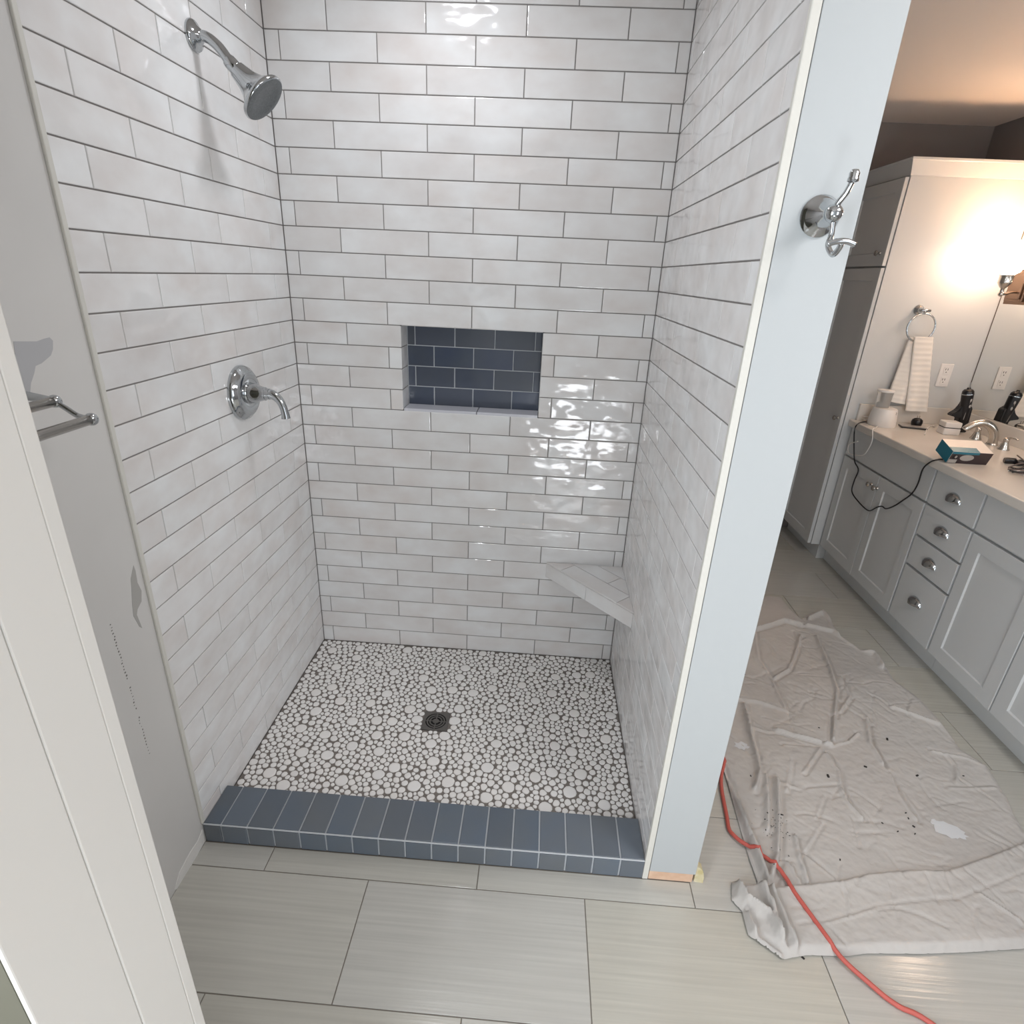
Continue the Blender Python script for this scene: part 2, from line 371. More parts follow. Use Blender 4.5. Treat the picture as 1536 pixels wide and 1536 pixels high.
# ---------------------------------------------------------------- curb
ZC = 0.0737; YCI = -0.8543
curb = struct(box('shower_curb', (0.0005, WID - 0.001, YF + 0.004, YCI - 0.0, 0.0, ZC - 0.004), 'grout_light'), 'low shower curb faced with slate blue tiles')
for a, b in run(0.0, WID, 0.054, 0.0793):
    slab('curb_tile', '+Z', (a + b) / 2, (YF + YCI) / 2 + 0.0022, ZC - 0.004, b - a - 0.0050, YCI - YF - 0.0065, 0.004, 'blue', curb)
    slab('curb_tile', '-Y', (a + b) / 2, (ZC - 0.0052) / 2, YF + 0.004, b - a - 0.0050, ZC - 0.0085, 0.004, 'blue', curb)

box('edge_grout', (0.0006, WID - 0.0012, YF + 0.0008, YF + 0.0048, ZC - 0.0050, ZC - 0.0010), 'grout_light', curb, 0.0006, 1)

# ---------------------------------------------------------------- pebble floor
shower_floor = struct(box('floor_shower', (0.0, WID, YCI, wb, 0.0, Z0 - 0.002), 'pebble_grout'), 'white pebble mosaic shower floor with dark grey grout')
DX, DY, DH = 0.604, -0.461, 0.0485
bigA = [(812,128),(1025,112),(882,70),(1130,88),(1392,128),(1000,186),(1168,232),(842,256),(597,332),(1025,365),(1290,296),(808,412),(685,452),(875,515),(1232,462),(1105,535),(685,597),(1408,580),(965,672),(1152,665),(1270,675),(1460,658),(440,580),(568,730),(362,715),(755,775),(1155,780),(1365,790),(962,865),(580,912),(770,932),(1172,905),(205,985),(330,1070),(1288,1027),(1165,1082),(882,1130),(432,1165),(1440,1170),(1512,342)]
bigB = [(100,70),(270,82),(405,95),(610,105),(905,128),(133,170),(278,200),(485,217),(755,207),(238,267),(930,265),(1080,252),(1178,250),(35,358),(185,358),(470,345),(685,325),(335,380),(903,382),(1135,393),(785,437),(1340,410),(30,478),(235,492),(543,490),(1063,527),(918,555),(1325,543),(203,580),(368,590),(668,640),(1127,665),(130,688),(30,745),(503,745),(1290,712),(925,762),(1042,802),(295,840),(47,870),(437,915),(622,905),(1410,858),(155,1020),(782,985),(900,950),(1110,963),(587,1055),(1440,1055),(1028,1090),(430,1132),(1280,1185),(852,1205),(1200,150)]
rp = random.Random(11)
circ = []; grid = {}
CELL = 0.05
def near(x, y):
    gx, gy = int(x // CELL), int(y // CELL)
    for i in (gx - 1, gx, gx + 1):
        for j in (gy - 1, gy, gy + 1):
            yield from grid.get((i, j), ())
def room(x, y):
    d = min(x - 0.001, WID - 0.001 - x, -0.001 - y, y - YCI - 0.001)
    qx = max(abs(x - DX) - DH, 0); qy = max(abs(y - DY) - DH, 0)
    dd = math.hypot(qx, qy)
    if dd == 0: return -1
    d = min(d, dd - 0.001)
    for cx, cy, cr in near(x, y):
        q = math.hypot(x - cx, y - cy) - cr - 0.0021
        if q < d: d = q
        if d < 0.004: return d
    return d
def put(x, y, r):
    circ.append((x, y, r)); grid.setdefault((int(x // CELL), int(y // CELL)), []).append((x, y, r))
for px, py in [(340 + a / 5.12, 950 + b / 5.12) for a, b in bigA] + [(640 + a / 4.8, 960 + b / 4.8) for a, b in bigB]:
    p = U(px, py, 2, Z0); d = room(p.x, p.y)
    r = min(0.0205 + rp.uniform(-0.001, 0.0015), d)
    if r > 0.013: put(p.x, p.y, r)
for rmax, n, rmin in ((0.0115, 1700, 0.0102), (0.0096, 9000, 0.0084), (0.0080, 40000, 0.0066), (0.0066, 50000, 0.0052)):
    for _ in range(n):
        x = rp.uniform(0.004, WID - 0.004); y = rp.uniform(YCI + 0.004, -0.004)
        d = room(x, y)
        if d >= rmin: put(x, y, min(d, rmax * rp.uniform(0.9, 1.0)))
NBR = sorted(circ, key=lambda c: -c[2] ** 2 / ((c[0] - CAM.x) ** 2 + (c[1] - CAM.y) ** 2 + 2.5) ** 1.5)
def pebble_ring(x, y, r, n):
    """outline grown into the free space around a stone, stopping short of its neighbours"""
    R = [r * 1.15 + 0.0012] * n; ph = rp.uniform(0, 6.28)
    CS = [(math.cos(2 * PI * k / n + ph), math.sin(2 * PI * k / n + ph)) for k in range(n)]
    for cx, cy, cr in near(x, y):
        dx, dy = cx - x, cy - y; D = math.hypot(dx, dy)
        if D < 1e-6 or D > 2.2 * r + cr + 0.004: continue
        t = (D * D + r * r - cr * cr) / (2 * D) - 0.0014; dx /= D; dy /= D
        for k, (c, s_) in enumerate(CS):
            q = c * dx + s_ * dy
            if q > 0.05: R[k] = min(R[k], t / q)
    for k, (c, s_) in enumerate(CS):   # keep inside the walls, clear of the drain
        for lim, q in ((WID - 0.0008 - x, c), (x - 0.0008, -c), (-0.0008 - y, s_), (y - YCI - 0.0008, -s_)):
            if q > 0.05: R[k] = min(R[k], lim / q)
        while R[k] > 0.002 and abs(x + R[k] * c - DX) < DH + 0.001 and abs(y + R[k] * s_ - DY) < DH + 0.001: R[k] -= 0.0005
    R = [min(R[k], (R[k - 1] + 2 * R[k] + R[(k + 1) % n]) / 4) for k in range(n)]
    return [(R[k] * CS[k][0], R[k] * CS[k][1]) for k in range(n)]
def pebble_mesh(ring, V, F, x, y):
    n = len(ring); o_ = len(V); h = 0.0030
    for sc_, z in ((1.0, 0.0), (0.97, 0.62), (0.86, 0.90), (0.60, 1.0)): V.extend((x + a * sc_, y + b * sc_, Z0 - 0.002 + z * h) for a, b in ring)
    for i in range(3): F.extend((o_ + i * n + k, o_ + i * n + (k + 1) % n, o_ + (i + 1) * n + (k + 1) % n, o_ + (i + 1) * n + k) for k in range(n))
    F.append(tuple(o_ + 3 * n + k for k in range(n)))
for x, y, r in NBR[:300]:
    V = []; F = []; pebble_mesh(pebble_ring(x, y, r, 14), V, F, 0, 0)
    V = [(a, b, c - Z0 + 0.002) for a, b, c in V]
    o = mesh('pebble', V, F, 'pebble', shower_floor, True, recalc=False); o.location = (x, y, Z0 - 0.002)
V = []; F = []
for x, y, r in NBR[300:]: pebble_mesh(pebble_ring(x, y, r, 9), V, F, x, y)
o = mesh('small_pebbles', V, F, 'pebble', shower_floor, True, recalc=False); o['kind'] = 'stuff'
# drain
dr = thing('floor_drain', 'square metal drain grate with ring slots in the pebble floor', 'drain', (DX, DY, Z0 - 0.002))
box('pan', (DX - DH, DX + DH, DY - DH, DY + DH, Z0 - 0.0019, Z0 - 0.0007), 'hole', dr)
def ringseg(r0, r1, z0, z1, a0=0, a1=2 * PI, n=32):
    V = []; F = []
    for k in range(n + 1):
        a = a0 + (a1 - a0) * k / n
        for r in (r0, r1):
            for z in (z0, z1): V.append((DX + r * math.cos(a), DY + r * math.sin(a), z))
    for k in range(n):
        b = k * 4; c = b + 4; F += [(b, c, c + 1, b + 1), (b + 2, b + 3, c + 3, c + 2), (b + 1, c + 1, c + 3, b + 3), (b, b + 2, c + 2, c)]
    return V, F
# plate with round opening
n = 32; V = []; F = []
for k in range(n):
    a = 2 * PI * k / n; c, s = math.cos(a), math.sin(a); sq = DH / max(abs(c), abs(s))
    for r in (0.040, sq):
        for z in (Z0 - 0.0007, Z0 + 0.001): V.append((DX + r * c, DY + r * s, z))
for k in range(n):
    b = k * 4; c = ((k + 1) % n) * 4; F += [(b, c, c + 1, b + 1), (b + 2, b + 3, c + 3, c + 2), (b + 1, c + 1, c + 3, b + 3), (b, b + 2, c + 2, c)]
mesh('plate', V, F, 'drain', dr)
for r0, r1 in ((0.030, 0.0355), (0.020, 0.0255), (0.0005, 0.0125)):
    V, F = ringseg(r0, r1, Z0 - 0.0007, Z0 + 0.0008); mesh('ring', V, F, 'drain', dr)
for k in range(4):
    a = k * PI / 2; c, s = math.cos(a), math.sin(a)
    box('spoke', (min(DX + c * 0.010, DX + c * 0.041) - abs(s) * 0.0022, max(DX + c * 0.010, DX + c * 0.041) + abs(s) * 0.0022, min(DY + s * 0.010, DY + s * 0.041) - abs(c) * 0.0022, max(DY + s * 0.010, DY + s * 0.041) + abs(c) * 0.0022, Z0 - 0.0007, Z0 + 0.0007), 'drain', dr)

# ---------------------------------------------------------------- corner seat
A2 = Vector((0.996, -0.001)); B2 = Vector((1.3145, -0.352)); C2 = Vector((1.3145, -0.001))
hd = (B2 - A2).normalized(); hn = Vector((-hd.y, hd.x));
if (C2 - A2).dot(hn) < 0: hn = -hn
def clip(P, n, d):   # keep n.p >= d
    out = []
    for i in range(len(P)):
        a, b = P[i], P[(i + 1) % len(P)]; da, db = a.dot(n) - d, b.dot(n) - d
        if da >= 0: out.append(a)
        if da * db < 0: out.append(a + (b - a) * (da / (da - db)))
    return out
def prism(name, P, z0, z1, m, parent):
    n = len(P); V = [(p.x, p.y, z0) for p in P] + [(p.x, p.y, z1) for p in P]
    return mesh(name, V, [tuple(range(n)), tuple(range(n, 2 * n))] + [(i, (i + 1) % n, n + (i + 1) % n, n + i) for i in range(n)], m, parent)
ZS = 0.507
seat = thing('corner_seat', 'triangular white tiled corner seat in the back right shower corner', 'seat', (1.315, 0, 0.437))
core = [A2 + hn * 0.005, B2 + hn * 0.005, C2]
prism('core', core, 0.437, ZS - 0.006, 'grout', seat)
tri = [A2, B2, C2]; base_d = A2.dot(hn); base_s = A2.dot(hd)
for d0, d1, js in ((0.0, 0.078, (0.0, 0.088, 0.392, 0.6)), (0.081, 0.157, (0.0, 0.275, 0.6)), (0.160, 0.4, (0, 0.6))):
    for s0, s1 in zip(js[:-1], js[1:]):
        P = clip(clip(tri, hn, base_d + d0), -hn, -(base_d + d1))
        P = clip(clip(P, hd, base_s + s0 + 0.0013), -hd, -(base_s + s1 - 0.0013))
        if len(P) > 2: prism('seat_tile', P, ZS - 0.006, ZS, 'tile', seat)
hl = (B2 - A2).length
for s0, s1 in ((0.0, 0.235), (0.235, hl)):
    a = A2 + hd * (s0 + 0.001); b = A2 + hd * (s1 - 0.001)
    prism('front_tile', [a, b, b + hn * 0.005, a + hn * 0.005], 0.4385, ZS - 0.0075, 'tile', seat)

# ---------------------------------------------------------------- shower fittings
sh = thing('wall_shower', 'chrome bell shaped shower head on a curved arm from tiled wall', 'shower head', (0, -0.425, 2.144))
Y = -0.425
lathe('escutcheon', [(0.034, 0.0), (0.035, 0.004), (0.032, 0.010), (0.022, 0.014), (0.016, 0.022), (0.0125, 0.026)], (0.0, Y, 2.142), (1, 0, 0), 'chrome', sh)
tube('arm', [(0.008, Y, 2.142), (0.035, Y, 2.140), (0.062, Y, 2.122), (0.082, Y, 2.098), (0.094, Y, 2.083)], 0.0128, 'chrome', sh, 14)
ax = Vector((0.72, 0.0, -0.69)).normalized(); hb = Vector((0.088, Y, 2.090))
lathe('coupling', [(0.0155, -0.006), (0.017, 0.0), (0.017, 0.018), (0.015, 0.022)], hb, ax, 'chrome', sh)
hc = hb + ax * 0.020
lathe('bell', [(0.015, 0.0), (0.021, 0.003), (0.0235, 0.016), (0.028, 0.036), (0.038, 0.058), (0.054, 0.076), (0.0625, 0.082), (0.0635, 0.088), (0.061, 0.091)], hc, ax, 'chrome', sh, 36)
lathe('spray_face', [(0.0605, 0.0), (0.0595, 0.002), (0.043, 0.0034), (0.041, 0.0026), (0.001, 0.0026)], hc + ax * 0.0905, ax, 'sprayface', sh, 36)
vv = thing('shower_valve', 'chrome shower valve trim with round plate and curved lever', 'valve', (0, -0.43, 1.25))
O = (0.0, -0.43, 1.25)
lathe('plate', [(0.083, 0.0), (0.084, 0.006), (0.080, 0.016), (0.073, 0.021), (0.071, 0.024), (0.066, 0.028), (0.052, 0.030), (0.034, 0.028), (0.032, 0.031)], O, (1, 0, 0), 'chrome', vv, 48)
lathe('hub', [(0.032, 0.028), (0.031, 0.036), (0.026, 0.055), (0.0205, 0.072), (0.0205, 0.077), (0.0175, 0.079), (0.017, 0.090)], O, (1, 0, 0), 'chrome', vv, 28)
tube('lever', [(0.085, -0.43, 1.25), (0.100, -0.431, 1.248), (0.118, -0.433, 1.236), (0.130, -0.435, 1.214), (0.135, -0.436, 1.19), (0.136, -0.436, 1.178)], lambda t: 0.0165 - 0.005 * min(1, t * 1.8) + 0.0025 * max(0, (t - 0.7) / 0.3), 'chrome', vv, 14)

# recessed light in the shower ceiling (outside the frame, casts the fittings' shadows)
cl = thing('ceiling_light', 'round recessed light in the shower ceiling', 'light', (0.585, -0.46, CEIL - 0.004))
lathe('trim_ring', [(0.085, 0.0), (0.085, -0.004), (0.062, -0.008), (0.060, -0.002)], (0.585, -0.46, CEIL), (0, 0, 1), 'whitep', cl)

# robe hook on the partition end
hk = thing('robe_hook', 'chrome double robe hook on the white partition end', 'hook', (1.40, YF, 1.742))
O = Vector((1.397, YF, 1.742))
lathe('base', [(0.0335, 0.0), (0.034, 0.004), (0.029, 0.009), (0.0275, 0.010), (0.022, 0.018), (0.0165, 0.022), (0.0155, 0.027), (0.013, 0.029), (0.0125, 0.036), (0.0105, 0.038), (0.0105, 0.046)], O, (0, -1, 0), 'chrome', hk, 32)
ball = O + Vector((0.0, -0.055, 0.0))
sphere('ball', ball, 0.0145, 'chrome', hk, 18)
tip = U(1280, 268, 1, ball.y - 0.02)
mid1 = U(1257, 305, 1, ball.y - 0.004); mid2 = U(1270, 288, 1, ball.y - 0.012)
tube('upper_prong', [ball, mid1, mid2, tip], lambda t: 0.0052 - 0.0008 * t, 'chrome', hk, 12)
lathe('upper_tip', [(0.004, -0.010), (0.0085, -0.008), (0.0085, -0.004), (0.0075, -0.002), (0.008, 0.004), (0.005, 0.009)], tip + Vector((0, 0, 0.004)), (0, 0, 1), 'chrome', hk, 16)
yb = ball.y
L = [ball, U(1247, 352, 1, yb), U(1242, 368, 1, yb - 0.004), U(1249, 382, 1, yb - 0.018), U(1259, 372, 1, yb - 0.034), U(1262, 364, 1, yb - 0.040)]
tube('lower_prong', L, 0.0046, 'chrome', hk, 12)
e = L[-1]
tube('lower_bar', [U(1241, 366, 1, e.y), U(1256, 362, 1, e.y - 0.002), U(1270, 362, 1, e.y - 0.002), U(1282, 367, 1, e.y)], 0.0048, 'chrome', hk, 12)

# double towel bar on the left wall
tb = thing('towel_bar', 'chrome double towel bar on the grey wall beside the shower', 'towel bar', (0.0, -1.24, 1.40))
b1 = U(82, 602, 1, -1.225); b2 = U(137, 629, 1, -1.225)
lathe('wall_plate', [(0.026, 0.0), (0.026, 0.005), (0.018, 0.010), (0.012, 0.016)], (-0.003, -1.225, 1.398), (1, 0, 0), 'chrome', tb)
tube('bracket', [(0.01, -1.225, 1.398), (b1.x * 0.55, -1.225, b1.z + 0.006), b1], lambda t: 0.0085 - 0.002 * t, 'chrome', tb)
tube('bracket_arm', [b1, b1 + (b2 - b1) * 0.3 + Vector((0, 0, -0.003)), b1 + (b2 - b1) * 0.62 + Vector((0, 0, -0.006)), b2], 0.0048, 'chrome', tb)
for q in (b1, b2):
    sphere('end_ball', q, 0.0112, 'chrome', tb)
    tube('bar', [q + Vector((0, -0.004, 0)), q + Vector((0, -0.40, 0))], 0.0085, 'nickel', tb, 16, k=0)

# ---------------------------------------------------------------- cased opening in the foreground (left)
jw = struct(box('wall_door', (-0.003, 0.4425, -1.842, -1.649, -0.002, CEIL), 'olive'), 'short wall beside the doorway')
dj = bpy.data.objects.new('door_1', None); dj.location = (0.45, -1.75, 0); COL.objects.link(dj); struct(dj, 'white painted door casing with stepped jamb')
def vboard(name, y0, y1, x0, x1, bev=0.003): return box(name, (x0, x1, y0, y1, -0.001, CEIL - 0.001), 'jamb', dj, bev)
vboard('casing', -1.6675, -1.648, 0.4428, 0.450, 0.002)
vboard('jamb_stop', -1.7405, -1.6682, 0.4428, 0.4505, 0.0015)
vboard('jamb_board', -1.842, -1.741, 0.4428, 0.4492, 0.0018)

# ---------------------------------------------------------------- tall linen cabinet
def shaker(name, xf, y0, y1, z0, z1, parent, st=0.062, th=0.019, rec=0.007, m='cab'):
    V = []; F = []
    def ring(ins, x):
        b = len(V); V.extend([(x, y0 + ins, z0 + ins), (x, y1 - ins, z0 + ins), (x, y1 - ins, z1 - ins), (x, y0 + ins, z1 - ins)]); return b
    rs = [ring(0, xf + th), ring(0, xf + 0.0015), ring(0.0015, xf), ring(st, xf), ring(st + 0.004, xf + rec)]
    for a, b in zip(rs[:-1], rs[1:]):
        for k in range(4): F.append((a + k, a + (k + 1) % 4, b + (k + 1) % 4, b + k))
    F.append(tuple(rs[-1] + k for k in range(4))); F.append(tuple(rs[0] + k for k in range(4)))
    return mesh(name, V, F, m, parent)
def knob(p, door):
    return lathe('knob', [(0.009, 0.0), (0.0085, 0.003), (0.005, 0.006), (0.0055, 0.012), (0.012, 0.017), (0.0145, 0.022), (0.012, 0.027), (0.004, 0.029)], p, (-1, 0, 0), 'nickel', door, 16)
TX, TY0, TY1, TZ = 2.733, 1.28, 1.765, 2.178
tower = thing('linen_cabinet', 'tall pale grey linen cabinet with two shaker doors beside the vanity', 'cabinet', (3.05, 1.52, 0))
box('body', (TX, RIGHT - 0.001, TY0, TY1, 0.1, TZ), 'cab', tower, 0.0015)
box('toe_kick', (2.787, RIGHT - 0.001, TY0 + 0.003, TY1 - 0.004, 0.0005, 0.1), 'cab', tower)
d = shaker('door', 2.710, TY0 + 0.004, TY1 - 0.02, 0.105, 1.742, tower); knob((2.710, 1.318, 0.917), d)
d = shaker('door', 2.710, TY0 + 0.004, TY1 - 0.02, 1.752, 2.168, tower); knob((2.710, 1.336, 1.815), d)
def crown(name, lst, x1, y0, y1, m, parent):
    """profile offsets (out, z) swept round front and camera-side faces"""
    V = []; F = []
    for o_, z in lst: V += [(x1, y0 - o_, z), (TX - o_, y0 - o_, z), (TX - o_, y1, z)]
    V += [(x1, y0, lst[0][1]), (TX, y0, lst[0][1]), (TX, y1, lst[0][1]), (x1, y1, lst[0][1]), (x1, y1, lst[-1][1])]
    n = len(lst)
    for i in range(n - 1):
        for k in range(2): F.append((i * 3 + k, i * 3 + k + 1, i * 3 + 4 + k, i * 3 + 3 + k))
    F.append(((n - 1) * 3, (n - 1) * 3 + 1, (n - 1) * 3 + 2, len(V) - 1))
    return mesh(name, V, F, m, parent)
crown('crown', [(0.002, 2.174), (0.006, 2.176), (0.008, 2.182), (0.026, 2.238), (0.029, 2.242), (0.029, 2.252)], RIGHT - 0.001, TY0, TY1, 'cab', tower)

# ---------------------------------------------------------------- vanity cabinets
VX = 2.78
def cup_pull(yc, zc, drawer):
    a, b, c = 0.049, 0.040, 0.028; V = []; F = []; nt, npn = 14, 6
    for s in (1.0, 0.9):
        for i in range(nt + 1):
            th = PI * i / nt
            for j in range(npn + 1):
                ph = PI / 2 * j / npn
                V.append((VX - c * s * math.sin(ph) * (0.35 + 0.65 * math.sin(th)), yc + a * s * math.cos(th) * (0.45 * math.cos(ph) + 0.55), zc + b * s * math.sin(th) * math.cos(ph)))
    st = (nt + 1) * (npn + 1)
    for s in (0, 1):
        for i in range(nt):
            for j in range(npn):
                q = s * st + i * (npn + 1) + j; F.append((q, q + 1, q + npn + 2, q + npn + 1))
    o = mesh('cup_pull', V, F, 'chrome', drawer, True)
    return o
def cabinet(name, label, y0, y1, parts):
    t = thing(name, label, 'cabinet', (3.1, (y0 + y1) / 2, 0))
    box('body', (VX + 0.021, RIGHT - 0.001, y0 + 0.0005, y1 - 0.0005, 0.1, 0.8815), 'cab', t)
    box('toe_kick', (2.836, RIGHT - 0.002, y0 + 0.001, y1 - 0.001, 0.0005, 0.1), 'cab', t)
    for kind, a, b, z0, z1, extra in parts:
        if kind == 'door':
            d = shaker('door', VX, a, b, z0, z1, t)
            if extra: knob((VX, extra[0], extra[1]), d)
        else:
            d = box(kind, (VX, VX + 0.0195, a, b, z0, z1), 'cab', t, 0.0015)
            if extra: cup_pull(extra[0], extra[1], d)
    return t
cabinet('vanity_cabinet', 'pale grey vanity cabinet with two shaker doors next to linen cabinet', 0.468, 1.279, [('door', 0.868, 1.263, 0.105, 0.705, (0.917, 0.642)), ('door', 0.475, 0.863, 0.105, 0.705, (0.860, 0.640)), ('false_front', 0.475, 1.263, 0.717, 0.876, None)])
cabinet('drawer_cabinet', 'pale grey vanity drawer cabinet with four cup pull drawers', 0.143, 0.468, [('drawer', 0.150, 0.461, 0.717, 0.876, (0.307, 0.780)), ('drawer', 0.150, 0.461, 0.557, 0.705, (0.305, 0.618)), ('drawer', 0.150, 0.461, 0.401, 0.545, (0.309, 0.455)), ('drawer', 0.150, 0.461, 0.105, 0.389, (0.312, 0.247))])
cabinet('vanity_cabinet', 'pale grey vanity cabinet with two shaker doors beside the four drawers', -0.668, 0.143, [('door', -0.255, 0.136, 0.105, 0.705, None), ('door', -0.655, -0.262, 0.105, 0.705, None), ('false_front', -0.655, 0.136, 0.717, 0.876, None)])
ct = thing('countertop', 'cream vanity countertop with low backsplash', 'countertop', (3.07, 0.3, 0.882))
box('slab', (2.757, RIGHT - 0.001, -0.68, TY0 - 0.001, 0.882, 0.922), 'counter', ct, 0.006, 3)
box('backsplash', (3.362, RIGHT - 0.001, -0.68, TY0 - 0.001, 0.922, 1.011), 'counter', ct, 0.002)
box('side_splash', (2.792, 3.3615, TY0 - 0.018, TY0 - 0.001, 0.922, 1.016), 'counter', ct, 0.002)
mr = thing('wall_mirror', 'wide frameless mirror above the vanity backsplash', 'mirror', (3.378, 0.3, 1.012))
box('glass', (3.372, RIGHT - 0.001, -0.66, TY0 - 0.008, 1.0125, 2.02), 'mirror', mr)
box('edge', (3.3715, RIGHT - 0.001, TY0 - 0.0075, TY0 - 0.002, 1.17, 2.02), 'mirror_edge', mr)

# sconce on the mirror
def sconce(dy, label):
    sc = thing('wall_sconce', label, 'sconce', (3.37, 1.15 + dy, 1.65))
    for k, (e_, x) in enumerate(((0.0, 3.360), (0.014, 3.348), (0.026, 3.338))):
        box('back_plate' if k == 0 else 'plate_step', (x, 3.3712 if k == 0 else (3.360, 3.348)[k - 1] - 0.0002, 1.085 + e_ + dy, 1.232 - e_ + dy, 1.592 + e_, 1.76 - e_), 'bronze', sc, 0.002)
    SX, SY = 3.225, 1.080 + dy
    tube('arm', [(3.338, 1.135 + dy, 1.652), (3.30, 1.120 + dy, 1.650), (3.255, 1.095 + dy, 1.640), (SX, SY, 1.645)], 0.007, 'nickel', sc)
    sphere('finial', (SX, SY, 1.640), 0.013, 'nickel', sc)
    lathe('socket', [(0.009, 0.0), (0.009, 0.016), (0.018, 0.026), (0.028, 0.040), (0.031, 0.046), (0.030, 0.050), (0.030, 0.075), (0.033, 0.080), (0.031, 0.084)], (SX, SY, 1.648), (0, 0, 1), 'nickel', sc, 20)
    lathe('glass_shade', [(0.030, 0.0), (0.048, 0.012), (0.058, 0.04), (0.062, 0.085), (0.070, 0.125), (0.080, 0.15), (0.076, 0.15), (0.066, 0.124), (0.058, 0.085), (0.053, 0.04), (0.028, 0.004)], (SX, SY, 1.733), (0, 0, 1), 'shade', sc, 28)
sconce(0.0, 'lit bell glass wall sconce on the mirror next to the linen cabinet')
sconce(-1.05, 'added unseen lit bell glass wall sconce on the mirror above the four drawers')  # second sconce added out of view to brighten cabinet side and counter

# outlet on the linen cabinet side
ou = thing('wall_outlet', 'white duplex outlet plate on the linen cabinet side', 'outlet', (3.214, TY0, 1.2))
box('plate', (3.178, 3.248, TY0 - 0.006, TY0 - 0.0002, 1.137, 1.264), 'whitep', ou, 0.003)
for zc in (1.172, 1.228):
    r_ = box('socket', (3.198, 3.228, TY0 - 0.0085, TY0 - 0.006, zc - 0.021, zc + 0.021), 'whitep', ou, 0.001)
    for dx in (-0.006, 0.006): box('slot', (3.213 + dx - 0.0014, 3.213 + dx + 0.0014, TY0 - 0.0088, TY0 - 0.0084, zc + 0.001, zc + 0.012), 'hole', r_)
    lathe('ground_hole', [(0.0028, 0.0), (0.0028, 0.0005)], (3.213, TY0 - 0.0084, zc - 0.009), (0, -1, 0), 'hole', r_, 10)

# towel ring and towel
rg = thing('towel_ring', 'chrome towel ring on the linen cabinet side', 'towel ring', (2.981, TY0, 1.541))
lathe('base', [(0.027, 0.0), (0.027, 0.004), (0.021, 0.009), (0.015, 0.013), (0.011, 0.022), (0.010, 0.045)], (2.965, TY0 - 0.0003, 1.541), (0, -1, 0), 'chrome', rg)
tube('crossbar', [(2.945, TY0 - 0.048, 1.541), (3.0, TY0 - 0.048, 1.541)], 0.008, 'chrome', rg, 12, k=0)
RC = Vector((2.978, TY0 - 0.048, 1.452)); RRad = 0.073
V, F = [], []
n = 40
for k in range(n):
    a = 2 * PI * k / n; c = RC + Vector((RRad * math.sin(a), 0, RRad * math.cos(a))); rad = Vector((math.sin(a), 0, math.cos(a)))
    for j in range(8):
        b = 2 * PI * j / 8; V.append(c + rad * (0.0048 * math.cos(b)) + Vector((0, 0.0048 * math.sin(b), 0)))
for k in range(n):
    for j in range(8): F.append((k * 8 + j, k * 8 + (j + 1) % 8, ((k + 1) % n) * 8 + (j + 1) % 8, ((k + 1) % n) * 8 + j))
mesh('ring', V, F, 'chrome', rg, True)
tube('hanger', [(2.972, TY0 - 0.048, 1.541), (2.976, TY0 - 0.048, 1.527)], 0.0075, 'chrome', rg, 10, k=0)
tw = thing('hand_towel', 'white ribbed hand towel hanging through the chrome ring', 'towel', (3.02, TY0 - 0.05, 1.0))
def sheet(name, TL, TR, BL, BR, y0, th, nu=16, nv=70, ribs=14, wave=0.006):
    V = []; F = []
    TL, TR, BL, BR = (Vector(q) for q in (TL, TR, BL, BR))
    for side in (0, 1):
        for j in range(nv + 1):
            v = j / nv
            for i in range(nu + 1):
                u = i / nu
                p = (TL * (1 - u) + TR * u) * (1 - v) + (BL * (1 - u) + BR * u) * v
                bulge = 0.012 * math.sin(PI * u) * (0.4 + 0.6 * v) + wave * math.sin(2.2 * PI * u + 1.0) * v
                rib = 0.0022 * (0.5 + 0.5 * math.cos(2 * PI * ribs * v)) ** 2
                y = y0 - bulge - rib if side == 0 else y0 - bulge + th
                V.append((p.x, y, p.z))
    st = (nu + 1) * (nv + 1)
    for s in (0, 1):
        for j in range(nv):
            for i in range(nu):
                q = s * st + j * (nu + 1) + i; F.append((q, q + 1, q + nu + 2, q + nu + 1))
    edge = [(j * (nu + 1), (j + 1) * (nu + 1)) for j in range(nv)] + [(j * (nu + 1) + nu, (j + 1) * (nu + 1) + nu) for j in range(nv)] + [(i, i + 1) for i in range(nu)] + [(nv * (nu + 1) + i, nv * (nu + 1) + i + 1) for i in range(nu)]
    for a, b in edge: F.append((a, b, b + st, a + st))
    return mesh(name, V, F, 'towel', tw, True)
sheet('front_fold', (2.952, 0, 1.405), (3.050, 0, 1.407), (3.022, 0, 1.0), (3.142, 0, 1.0), TY0 - 0.062, 0.007)
sheet('back_fold', (2.938, 0, 1.398), (3.040, 0, 1.40), (2.915, 0, 1.045), (3.045, 0, 1.03), TY0 - 0.043, 0.008, wave=-0.005)

# ---------------------------------------------------------------- things on the counter
CZ = 0.9222
fl = thing('water_flosser', 'white water flosser with clear tank on the counter by linen cabinet', 'water flosser', (2.876, 1.16, CZ))
lathe('base', [(0.068, 0.0), (0.070, 0.006), (0.066, 0.05), (0.060, 0.09), (0.057, 0.097), (0.050, 0.099)], (2.876, 1.16, CZ), (0, 0, 1), 'whitep', fl, 28, sx=1.12)
for k in range(4): sphere('vent_dot', (2.905 + 0.001 * k, 1.160 - 0.0635 + 0.002 * k, CZ + 0.084 - k * 0.009), 0.0022, 'hole', fl, 8)
lathe('tank', [(0.034, 0.0), (0.035, 0.01), (0.040, 0.085), (0.038, 0.086)], (2.858, 1.17, CZ + 0.099), (0, 0, 1), 'clear', fl, 20)
lathe('tank_lid', [(0.042, 0.0), (0.044, 0.004), (0.042, 0.010), (0.020, 0.013)], (2.858, 1.17, CZ + 0.186), (0, 0, 1), 'whitep', fl, 20)
